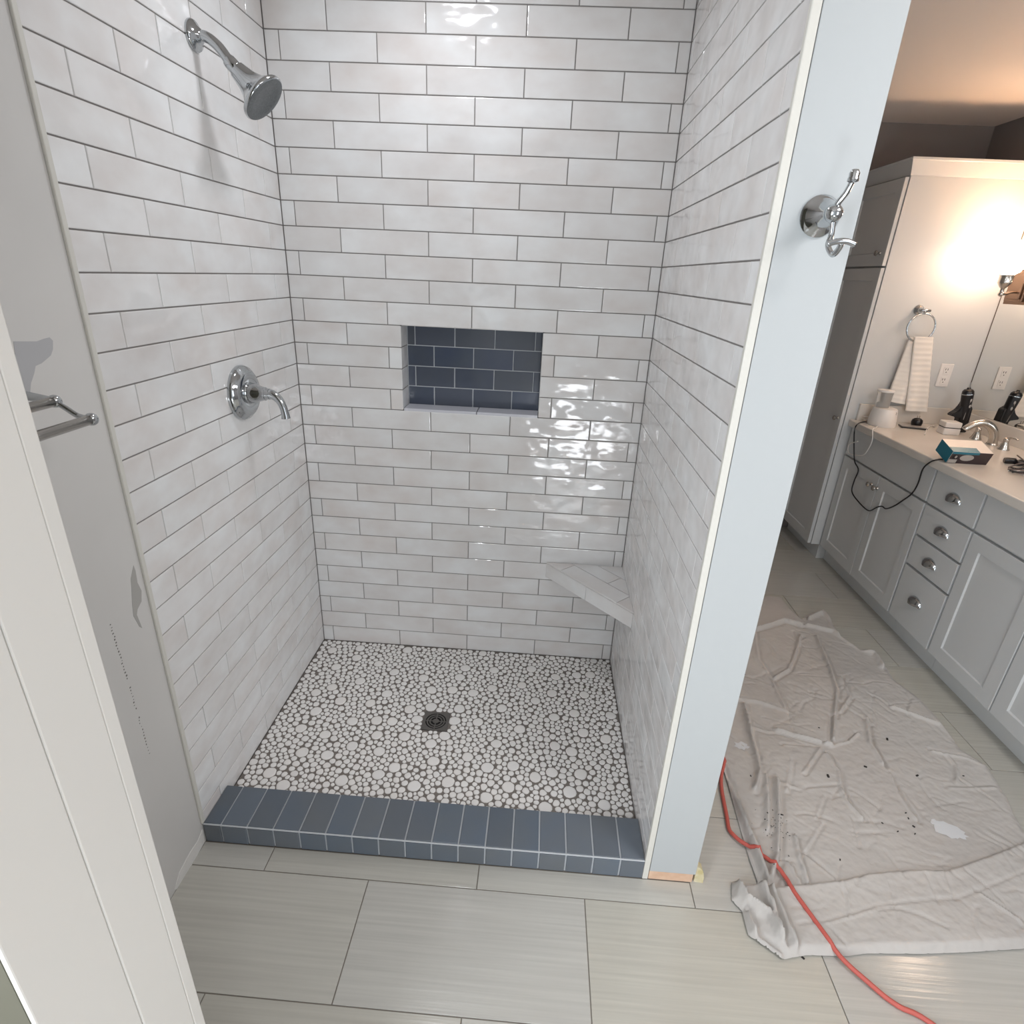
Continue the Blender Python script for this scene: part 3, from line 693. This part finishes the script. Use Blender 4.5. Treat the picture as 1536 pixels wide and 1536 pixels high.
wc = tube('cord', [U(1322, 634, 2, CZ + 0.004), U(1314, 641, 2, CZ + 0.004), U(1309, 645, 0, 2.753), U(1309, 656, 0, 2.752), U(1306, 667, 0, 2.755), U(1297, 681, 0, 2.765), U(1287, 683, 0, 2.765), U(1274, 680, 0, 2.768), U(1272, 672, 0, 2.765), U(1275, 666, 0, 2.76), U(1287, 662, 0, 2.752)], 0.0028, 'whitep', fl, 8)
bc = tag(tube('black_cord', [U(1302, 632, 2, CZ + 0.005), U(1290, 634, 2, CZ + 0.005), U(1284, 639, 2, CZ + 0.006), U(1281.5, 648, 0, 2.752), U(1281, 670, 0, 2.758), U(1282, 692, 0, 2.765), U(1287.5, 705, 0, 2.768), U(1281, 722, 0, 2.768), U(1278, 738, 0, 2.768), U(1289, 754, 0, 2.768), U(1303, 766, 0, 2.768), U(1315, 761, 0, 2.768), U(1323, 759.5, 0, 2.768), U(1329, 763, 0, 2.768), U(1341, 759, 0, 2.768), U(1355, 750, 0, 2.768), U(1368, 740, 0, 2.766), U(1377, 725, 0, 2.762), U(1384, 704, 0, 2.752), U(1394, 694, 0, 2.746), U(1404, 690, 2, CZ + 0.006), U(1418, 688.5, 2, CZ + 0.005)], 0.0036, 'black', None, 8), 'black power cord drooping in front of the vanity doors', 'cord')
cc = tag(tube('coiled_cable', [(2.835 + 0.022 * math.cos(a) * (1 + 0.1 * math.sin(a * 0.3)), 1.235 + 0.016 * math.sin(a), CZ + 0.0045 + 0.0025 * a) for a in [i * 0.5 for i in range(26)]], 0.0026, 'whitep', None, 7, k=2), 'small coil of white cable behind the water flosser', 'cable')
ch = thing('plug_charger', 'round black plug charger on the counter under the towel', 'charger', (3.086, 1.185, CZ))
lathe('body', [(0.022, 0.0), (0.027, 0.008), (0.029, 0.022), (0.026, 0.036), (0.016, 0.044), (0.004, 0.046)], (3.086, 1.185, CZ), (0, 0, 1), 'black', ch, 18)
for dx in (-0.006, 0.006): box('prong', (3.086 + dx - 0.0008, 3.086 + dx + 0.0008, 1.182, 1.188, CZ + 0.046, CZ + 0.060), 'nickel', ch)
def rotbox(name, c, size, ang, m, parent, bev=0.0, seg=2):
    sx, sy, sz = size
    o = box(name, (-sx / 2, sx / 2, -sy / 2, sy / 2, 0, sz), m, None, bev, seg)
    R = Matrix.Translation(Vector(c)) @ Matrix.Rotation(ang, 4, 'Z'); o.data.transform(R)
    if parent: o.parent = parent; o.matrix_parent_inverse = Matrix.Translation(-parent.location)
    return o
ph = thing('phone', 'slim dark phone lying flat behind the countertop edge', 'phone', (3.035, 1.135, CZ))
rotbox('case', (3.035, 1.128, CZ), (0.13, 0.065, 0.009), math.radians(-14), 'black', ph, 0.003)
rotbox('screen', (3.035, 1.128, CZ + 0.009), (0.12, 0.057, 0.0006), math.radians(-14), 'silver', ph)
wt = tag(tube('white_cable', [U(1387, 652, 2, CZ + 0.004), U(1391, 643, 2, CZ + 0.004), U(1397, 639, 2, CZ + 0.004), U(1402, 640, 2, CZ + 0.004)], 0.003, 'whitep', None, 8), 'short white cable leading to the small white box', 'cable')
wbx = thing('white_box', 'small white box with a dark seam beside the groomer', 'box', (3.165, 1.03, CZ))
rotbox('base', (3.165, 1.03, CZ), (0.082, 0.070, 0.036), math.radians(-6), 'whitep', wbx, 0.004)
rotbox('seam', (3.165, 1.03, CZ + 0.036), (0.078, 0.066, 0.003), math.radians(-6), 'hole', wbx)
rotbox('lid', (3.165, 1.03, CZ + 0.039), (0.082, 0.070, 0.030), math.radians(-6), 'whitep', wbx, 0.005)
gr = thing('electric_groomer', 'black electric groomer standing in its flared holder against the mirror', 'groomer', (3.268, 1.10, CZ))
P = [(3.240, 1.095), (3.234, 1.068), (3.220, 1.040), (3.194, 1.020), (3.190, 1.010), (3.238, 1.000), (3.244, CZ), (3.300, CZ), (3.290, 1.06)]
nn = len(P); V = [(x, 1.08, z) for x, z in P] + [(x, 1.125, z) for x, z in P]
o = mesh('holder', V, [tuple(range(nn)), tuple(range(nn, 2 * nn))] + [(i, (i + 1) % nn, nn + (i + 1) % nn, nn + i) for i in range(nn)], 'black', gr)
bm = bmesh.new(); bm.from_mesh(o.data); bmesh.ops.bevel(bm, geom=bm.edges[:], offset=0.004, segments=2, affect='EDGES'); bm.to_mesh(o.data); bm.free()
gax = Vector((-0.022, 0, 0.15)).normalized(); g0 = Vector((3.268, 1.095, 0.985))
lathe('body', [(0.020, 0.0), (0.023, 0.03), (0.026, 0.08), (0.0285, 0.145)], g0, gax, 'black', gr, 22)
lathe('band', [(0.0290, 0.0), (0.0295, 0.002), (0.0290, 0.005)], g0 + gax * 0.145, gax, 'chrome', gr, 22)
lathe('cap', [(0.028, 0.0), (0.027, 0.012), (0.020, 0.022), (0.010, 0.025), (0.007, 0.033), (0.003, 0.034)], g0 + gax * 0.150, gax, 'black', gr, 22)
tube('trim_line', [g0 + Vector((-0.012, -0.0195, 0.01)), g0 + Vector((-0.014, -0.0225, 0.06)), g0 + Vector((-0.012, -0.027, 0.125))], 0.0016, 'silver', gr, 6)
for q in (0.085, 0.118): sphere('button', g0 + gax * q + Vector((0.006, -0.026, 0)), 0.006, 'silver', gr, 10, (1, 0.4, 1.6))
fc = thing('basin_faucet', 'brushed nickel widespread basin faucet with arched spout', 'faucet', (3.25, 0.83, CZ))
lathe('spout_base', [(0.027, 0.0), (0.027, 0.004), (0.022, 0.010), (0.019, 0.02)], (3.262, 0.83, CZ), (0, 0, 1), 'nickel', fc)
tube('spout', [(3.262, 0.83, CZ + 0.006), (3.256, 0.83, 0.970), (3.232, 0.83, 1.008), (3.19, 0.83, 1.030), (3.145, 0.83, 1.024), (3.112, 0.83, 1.002), (3.104, 0.83, 0.992)], lambda t: 0.022 - 0.006 * t, 'nickel', fc, 16)
for yh, s in ((0.935, 1), (0.735, -1)):
    h_ = lathe('handle', [(0.026, 0.0), (0.026, 0.004), (0.021, 0.012), (0.015, 0.032), (0.012, 0.044), (0.014, 0.050), (0.012, 0.058), (0.005, 0.062)], (3.25, yh, CZ), (0, 0, 1), 'nickel', fc, 20)
    tube('lever', [(3.25, yh, CZ + 0.053), (3.248, yh + s * 0.022, CZ + 0.066), (3.245, yh + s * 0.05, CZ + 0.071), (3.243, yh + s * 0.074, CZ + 0.069)], lambda t: 0.0065 - 0.002 * t, 'nickel', h_, 10)
bx = thing('product_box', 'teal, white and dark product box on the counter front edge', 'box', (2.84, 0.44, CZ))
BM = Matrix.Translation((2.776, 0.422, CZ + 0.0005)) @ Matrix.Rotation(0.33, 4, 'X') @ Matrix.Translation((0.0875, 0.05, 0))   # tipped up on the cables behind it
def onbox(name, lo, hi, m, bev=0.0):   # panel in box coordinates (x across, y deep, z up)
    o = box(name, (lo[0], hi[0], lo[1], hi[1], lo[2], hi[2]), m, None, bev); o.data.transform(BM)
    o.parent = bx; o.matrix_parent_inverse = Matrix.Translation(-bx.location); return o
onbox('carton', (-0.0875, -0.05, 0), (0.0875, 0.05, 0.063), 'boxwhite', 0.001)
onbox('front_print', (-0.087, -0.0507, 0.001), (0.087, -0.0501, 0.0625), 'boxdark')
onbox('front_band', (-0.087, -0.0511, 0.051), (0.030, -0.0507, 0.0625), 'teal')
onbox('side_print', (-0.0882, -0.0495, 0.001), (-0.0876, 0.0495, 0.0625), 'teal')
onbox('top_band', (-0.087, -0.0495, 0.0632), (0.030, -0.014, 0.0636), 'teal')
def disc(name, cx, cz, rx, rz, m, y=-0.0508):
    V = [(cx + rx * math.cos(2 * PI * k / 20), yy, cz + rz * math.sin(2 * PI * k / 20)) for yy in (y, y - 0.0005) for k in range(20)]
    o = mesh(name, V, [tuple(range(20)), tuple(range(20, 40))] + [(k, (k + 1) % 20, 20 + (k + 1) % 20, 20 + k) for k in range(20)], m)
    o.data.transform(BM); o.parent = bx; o.matrix_parent_inverse = Matrix.Translation(-bx.location)
disc('printed_dome', -0.014, 0.033, 0.030, 0.016, 'silver'); disc('printed_lens', -0.066, 0.036, 0.014, 0.012, 'black', -0.0507); disc('printed_highlight', -0.063, 0.036, 0.005, 0.007, 'silver', -0.0513)
onbox('printed_panel', (-0.086, -0.0513, 0.003), (-0.050, -0.0508, 0.022), 'silver')
rb = thing('cable_bundle', 'tangled heap of grey and black cables beside the product box', 'cables', (3.02, 0.33, CZ))
rc_ = random.Random(5)
for i in range(16):
    p0 = Vector((2.955 + rc_.uniform(0, 0.07), 0.335 + rc_.uniform(-0.09, 0.06), CZ + 0.006 + rc_.uniform(0, 0.01)))
    pts = [p0]; a = rc_.uniform(-0.5, 0.15)
    for k in range(4):
        a += rc_.uniform(-0.55, 0.55); pts.append(pts[-1] + Vector((0.075 * math.cos(a), 0.075 * math.sin(a), rc_.uniform(-0.008, 0.016))))
    for q in pts: q.z = max(q.z, CZ + 0.005)
    tube('cable', pts, 0.0034, rc_.choice(['wire_grey', 'silver', 'black', 'wire_grey', 'whitep']), rb, 7, 4)
for i, (x, y) in enumerate(((3.06, 0.47), (3.09, 0.44))):
    lathe('plug', [(0.012, 0.0), (0.015, 0.01), (0.014, 0.04), (0.006, 0.05), (0.005, 0.07)], (x, y, CZ + 0.016), (0.9, -0.3 + 0.3 * i, 0.02), 'black', rb, 12)

# ---------------------------------------------------------------- drop cloth
FP = lambda pts, ox=0, oy=0, s=1.0: [U(ox + a / s, oy + b / s, 2, 0.0).to_2d() for a, b in pts]
bottom = [(1097, 1325), (1097, 1352), (1112, 1368), (1122, 1405), (1150, 1425), (1172, 1441), (1190, 1438), (1208, 1435), (1270, 1436), (1300, 1432), (1385, 1433), (1460, 1430), (1536, 1425), (1600, 1420)]
left = [(1086, 1160), (1097, 1198), (1114, 1258), (1124, 1292), (1137, 1328)]
rightside = [(1560, 1270), (1536, 1250), (1520, 1225), (1508, 1195), (1480, 1150), (1440, 1125), (1408, 1080), (1380, 1050), (1340, 1020), (1330, 1003), (1313, 980), (1290, 976), (1262, 958), (1250, 940), (1246, 930), (1232, 916), (1212, 922), (1202, 930), (1186, 916), (1165, 890)]
poly = FP(left) + FP(bottom) + FP(rightside) + [Vector(q) for q in ((2.05, 0.60), (1.80, 0.42), (1.58, 0.05), (1.56, -0.30), (1.63, -0.48))]
ridges = []   # (polyline, amplitude, sigma)
def rd(pts, ox, oy, s, amp, sig): ridges.append((FP(pts, ox, oy, s), amp * 1.35, sig * 0.9))
c1 = (1080, 840, 5.908); c2 = (1080, 1080, 5.908); c3 = (1300, 1000, 6.508); c4 = (1080, 1280, 3.368)
for pts, amp, sig in (([(240, 0), (270, 150), (310, 300), (350, 480), (310, 640)], .020, .016), ([(400, 520), (420, 700), (420, 1000)], .018, .018), ([(505, 560), (515, 900), (500, 1250), (450, 1420)], .022, .016), ([(880, 280), (740, 490)], .012, .010), ([(940, 330), (1040, 480), (1065, 640), (1130, 770), (1250, 900)], .014, .012), ([(910, 700), (840, 890)], .008, .008), ([(890, 940), (740, 1190)], .008, .008), ([(1150, 900), (1200, 1130)], .007, .010), ([(1290, 40), (1320, 240), (1430, 420)], .016, .014), ([(930, 235), (720, 175), (500, 110)], .016, .014), ([(960, 260), (1130, 220), (1210, 140)], .012, .012), ([(935, 240), (960, 245)], .024, .016), ([(990, 200), (1000, 0)], .018, .014), ([(660, 1060), (700, 1250), (770, 1460)], .016, .010), ([(600, 1290), (700, 1470)], .012, .008), ([(70, 560), (170, 830), (280, 1100), (420, 1470)], .028, .012), ([(20, 420), (120, 800), (220, 1150), (350, 1470)], .018, .010), ([(620, 380), (590, 640)], .007, .012), ([(780, 630), (1050, 620)], .006, .010), ([(1000, 720), (1060, 640)], .006, .008), ([(560, 240), (880, 270)], .006, .010), ([(740, 1210), (1000, 1420)], .006, .010)): rd(pts, *c2, amp, sig)
for pts, amp, sig in (([(430, 1030), (500, 1180), (570, 1320)], .010, .010), ([(380, 740), (510, 890)], .008, .012), ([(710, 690), (660, 860), (600, 1000), (480, 1070)], .014, .013), ([(130, 1240), (350, 1275), (600, 1360)], .012, .014), ([(215, 1300), (270, 1536)], .016, .014), ([(710, 600), (560, 560), (440, 600), (320, 640)], .022, .016), ([(760, 600), (1000, 655), (1200, 780), (1370, 850), (1440, 960)], .020, .016), ([(1060, 1060), (1150, 1230), (1060, 1360)], .012, .012), ([(640, 440), (770, 580)], .016, .010), ([(850, 700), (960, 960), (1030, 1180), (1010, 1400)], .018, .014), ([(780, 540), (900, 480), (980, 540)], .020, .020), ([(300, 650), (330, 900), (420, 1020)], .010, .014), ([(670, 1055), (960, 1065)], .004, .008)): rd(pts, *c1, amp, sig)
for pts, amp, sig in (([(250, 410), (550, 520), (720, 580), (850, 720)], .012, .016), ([(640, 840), (970, 910), (1150, 990)], .008, .012), ([(0, 520), (30, 780), (140, 960)], .012, .012), ([(220, 1080), (310, 1300), (480, 1530)], .012, .010), ([(800, 1200), (1050, 1200), (1230, 1190)], .005, .014), ([(1400, 1300), (1440, 1420), (1500, 1536)], .022, .016), ([(700, 1390), (960, 1350)], .004, .010)): rd(pts, *c3, amp, sig)
for pts, amp, sig in (([(840, 180), (880, 340)], .006, .007), ([(1020, 140), (1080, 265)], .007, .008), ([(1110, 120), (1160, 240)], .007, .008), ([(1295, 225), (1500, 355)], .010, .010), ([(400, 390), (520, 375), (790, 295), (1080, 268), (1190, 265), (1320, 215), (1536, 125)], .006, .007), ([(545, 405), (620, 490)], .006, .007), ([(70, 160), (130, 260), (240, 340), (290, 440)], .030, .013), ([(200, 190), (250, 300), (290, 430), (310, 460)], .034, .012), ([(250, 200), (300, 320), (380, 500)], .024, .012), ([(130, 320), (180, 440), (300, 530)], .020, .016), ([(690, 180), (710, 145)], .006, .007)): rd(pts, *c4, amp, sig)
rf = random.Random(21)
for _ in range(150):
    x = rf.uniform(1.66, 2.62); y = rf.uniform(-1.1, 0.45); a = rf.choice([1.2, 1.45, 1.75, 2.0, 0.2, -0.25, 2.6]) + rf.uniform(-0.35, 0.35); l = rf.uniform(0.05, 0.20); pl = []
    for k in range(4): pl.append(Vector((x + l * k / 3 * math.cos(a), y + l * k / 3 * math.sin(a)))); a += rf.uniform(-0.25, 0.25)
    ridges.append((pl, rf.uniform(0.003, 0.008), rf.uniform(0.006, 0.012)))
foldline = FP([(1139, 1337), (1165, 1336), (1215, 1330), (1265, 1324), (1300, 1316), (1360, 1312), (1415, 1312), (1435, 1306), (1480, 1290), (1536, 1266), (1640, 1225)])
def inpoly(P, X, Y):
    ins = np.zeros(X.shape, bool); n = len(P)
    for i in range(n):
        x1, y1 = P[i]; x2, y2 = P[(i + 1) % n]
        c = ((y1 > Y) != (y2 > Y)) & (X < (x2 - x1) * (Y - y1) / (y2 - y1 + 1e-12) + x1); ins ^= c
    return ins
def dpoly(P, X, Y, closed=False, want=False):
    best = np.full(X.shape, 1e9); bx_ = X.copy(); by_ = Y.copy(); n = len(P)
    sg = np.zeros(X.shape)
    for i in range(n if closed else n - 1):
        a = P[i]; b = P[(i + 1) % n]; d = b - a; l2 = d.length_squared + 1e-12
        t = np.clip(((X - a.x) * d.x + (Y - a.y) * d.y) / l2, 0, 1); qx = a.x + t * d.x; qy = a.y + t * d.y
        q = np.hypot(X - qx, Y - qy); m = q < best
        best = np.where(m, q, best); bx_ = np.where(m, qx, bx_); by_ = np.where(m, qy, by_)
        sg = np.where(m, d.x * (Y - a.y) - d.y * (X - a.x), sg)
    return (best, bx_, by_) if want == 1 else (best, sg) if want == 2 else best
SP = 0.005
xs = np.arange(1.50, 2.78, SP); ys = np.arange(-1.26, 0.72, SP)
GX, GY = np.meshgrid(xs, ys)
INS = inpoly([tuple(q) for q in poly], GX, GY)
DB, BXx, BYy = dpoly(poly, GX, GY, True, True)
keep = INS | (DB < SP * 0.9)
GXs = np.where(INS, GX, BXx); GYs = np.where(INS, GY, BYy)
def cloth_z(X, Y):
    rng = np.random.RandomState(4); Z = np.zeros(X.shape)
    for k in range(14):
        f = 5 + 2.2 * k; a = rng.uniform(0, 6.28); Z += 0.0042 / (1 + 0.35 * k) * np.sin(f * (X * math.cos(a) + Y * math.sin(a)) + rng.uniform(0, 6.28) + 1.5 * np.sin(3 * X + 2 * Y + k))
    Z = 0.011 + Z * 0.55
    for P, amp, sig in ridges:
        d, sg = dpoly(P, X, Y, want=2); st = sg > 0
        prof = np.where(st, np.exp(-(d / (0.42 * sig)) ** 2), 0.45 * np.exp(-(d / (0.8 * sig)) ** 2) + 0.55 * np.exp(-d / (1.5 * sig)))
        dip = np.where(st, np.exp(-((d - 0.95 * sig) / (0.5 * sig)) ** 2), 0)
        Z = np.maximum(Z, Z * 0.4 + amp * prof) - np.minimum(0.008, amp * 0.5) * dip
    flap = [tuple(q) for q in foldline] + [(2.9, -1.4), (1.5, -1.4), (1.5, -1.0)]
    df = dpoly(foldline, X, Y); inf = inpoly(flap, X, Y)
    step = np.clip(df / 0.007, 0, 1); step = step * step * (3 - 2 * step)
    Z = Z + np.where(inf, step * (0.008 + 0.008 * np.exp(-df / 0.03)), 0)
    return Z
GZ = cloth_z(GXs, GYs)
fade = np.clip(np.where(INS, DB, 0) / 0.016, 0, 1)
GZ = 0.0016 + np.maximum(GZ, 0.0006) * (0.18 + 0.82 * fade)
idx = -np.ones(GX.shape, int); idx[keep] = np.arange(keep.sum())
V = list(zip(GXs[keep].tolist(), GYs[keep].tolist(), GZ[keep].tolist())); F = []
ny, nx = GX.shape
full = (idx[:-1, :-1] >= 0) & (idx[1:, :-1] >= 0) & (idx[:-1, 1:] >= 0) & (idx[1:, 1:] >= 0) & (INS[:-1, :-1] | INS[1:, 1:] | INS[1:, :-1] | INS[:-1, 1:])
for j, i in zip(*np.nonzero(full)): F.append((int(idx[j, i]), int(idx[j, i + 1]), int(idx[j + 1, i + 1]), int(idx[j + 1, i])))
dc = thing('drop_cloth', 'crumpled beige canvas drop cloth spread on the bathroom floor', 'drop cloth', (2.1, -0.3, 0))
o = mesh('canvas_sheet', V, F, 'canvas', dc, True)
bm = bmesh.new(); bm.from_mesh(o.data); bmesh.ops.delete(bm, geom=[v for v in bm.verts if not v.link_faces], context='VERTS'); bm.to_mesh(o.data); bm.free()
from mathutils.bvhtree import BVHTree
tree = BVHTree.FromPolygons([Vector(v) for v in V], F)
def top(x, y, dflt=0.0):
    h = tree.ray_cast(Vector((x, y, 0.5)), Vector((0, 0, -1)))
    return h[0].z if h[0] else dflt
# white paint spots and dark crumbs on the cloth
for k, (px, py, r) in enumerate(((1420, 1245, 0.045), (1436, 1252, 0.03), (1404, 1236, 0.02), (1112, 1118, 0.03))):
    p = U(px, py, 2, 0.01); q = random.Random(k); n = 18; ring_ = []
    for j in range(n):
        a = 2 * PI * j / n; rr_ = r * q.uniform(0.6, 1.1); ring_.append((p.x + rr_ * math.cos(a), p.y + rr_ * 0.8 * math.sin(a)))
    V2 = [(p.x, p.y, top(p.x, p.y) + 0.0014)] + [(x, y, top(x, y) + 0.0012) for x, y in ring_] + [(p.x + (x - p.x) * .5, p.y + (y - p.y) * .5, top(p.x + (x - p.x) * .5, p.y + (y - p.y) * .5) + 0.0014) for x, y in ring_]
    F2 = [(0, 1 + n + j, 1 + n + (j + 1) % n) for j in range(n)] + [(1 + j, 1 + (j + 1) % n, 1 + n + (j + 1) % n, 1 + n + j) for j in range(n)]
    mesh('paint_spot', V2, F2, 'paintspot', dc, True)
V = []; F = []; q = random.Random(9)
def crumb(px, py, s):
    p = U(px, py, 2, 0.012); z = top(p.x, p.y) + s * 0.35; o_ = len(V); a = q.uniform(0, PI); c, s_ = math.cos(a), math.sin(a)
    for x, y, zz in boxv(-s, s, -s * 0.5, s * 0.5, -s * 0.35, s * 0.35): V.append((p.x + x * c - y * s_, p.y + x * s_ + y * c, z + zz))
    F.extend(tuple(i + o_ for i in f) for f in BF)
for px, py, s in ((1241.5, 1166, .006), (1331, 1108.5, .006), (1375.5, 1164, .005), (1297, 1153, .005), (1446, 1162, .003), (1126, 1164, .003), (1174, 1221, .003), (1169, 1228, .0035), (1169, 1232, .003), (1150, 1224, .0025), (1147, 1231, .0025), (1148, 1247, .0025), (1323, 1236, .003), (1362, 1229, .003), (1370, 1241, .004), (1346, 1249, .003), (1372, 1252, .003), (1358, 1221, .003), (1325, 1145, .003), (1112, 1011, .003), (1117, 1011, .003), (1228, 1093, .003), (1260, 1290, .003), (1206, 1433, .004)): crumb(px, py, s)
for i in range(46): crumb(q.gauss(1165, 16), q.gauss(1245, 18), q.uniform(0.0008, 0.002))
cr = tag(mesh('debris', V, F, 'crumb'), 'dark crumbs of debris scattered over the drop cloth', 'debris'); cr['kind'] = 'stuff'

# orange extension cord snaking across cloth and floor
cp = [(1081.7, 1130), (1086, 1144), (1081.7, 1165), (1082.5, 1185), (1090, 1224), (1094.4, 1246), (1109, 1263), (1136, 1278), (1161, 1298), (1178, 1319), (1190, 1340), (1222.5, 1384), (1258, 1437), (1303, 1476), (1347, 1509), (1398, 1536)]
def lie(px, py):
    p = U(px, py, 2, 0.0)
    p = U(px, py, 2, 0.016 if top(p.x, p.y) > 0.002 else 0.006)
    return p.to_2d()
pts = [Vector((1.60, 0.15)), Vector((1.64, -0.2))] + [lie(*q) for q in cp] + [Vector((2.10, -1.44)), Vector((2.35, -1.66)), Vector((2.7, -1.85))]
P3 = smoothpts([Vector((p.x, p.y, 0)) for p in pts], 5)
for p in P3: p.z = top(p.x, p.y) + 0.0065
P3 = [Vector((p.x, p.y, sum(P3[max(0, min(len(P3) - 1, i + k))].z for k in range(-8, 9)) / 17)) for i, p in enumerate(P3)]
for p in P3: p.z = max(p.z, top(p.x, p.y) + 0.001)
tag(tube('extension_cord', P3, 0.0062, 'cord', None, 10, k=0), 'faded orange extension cord snaking across the drop cloth and floor', 'cord')
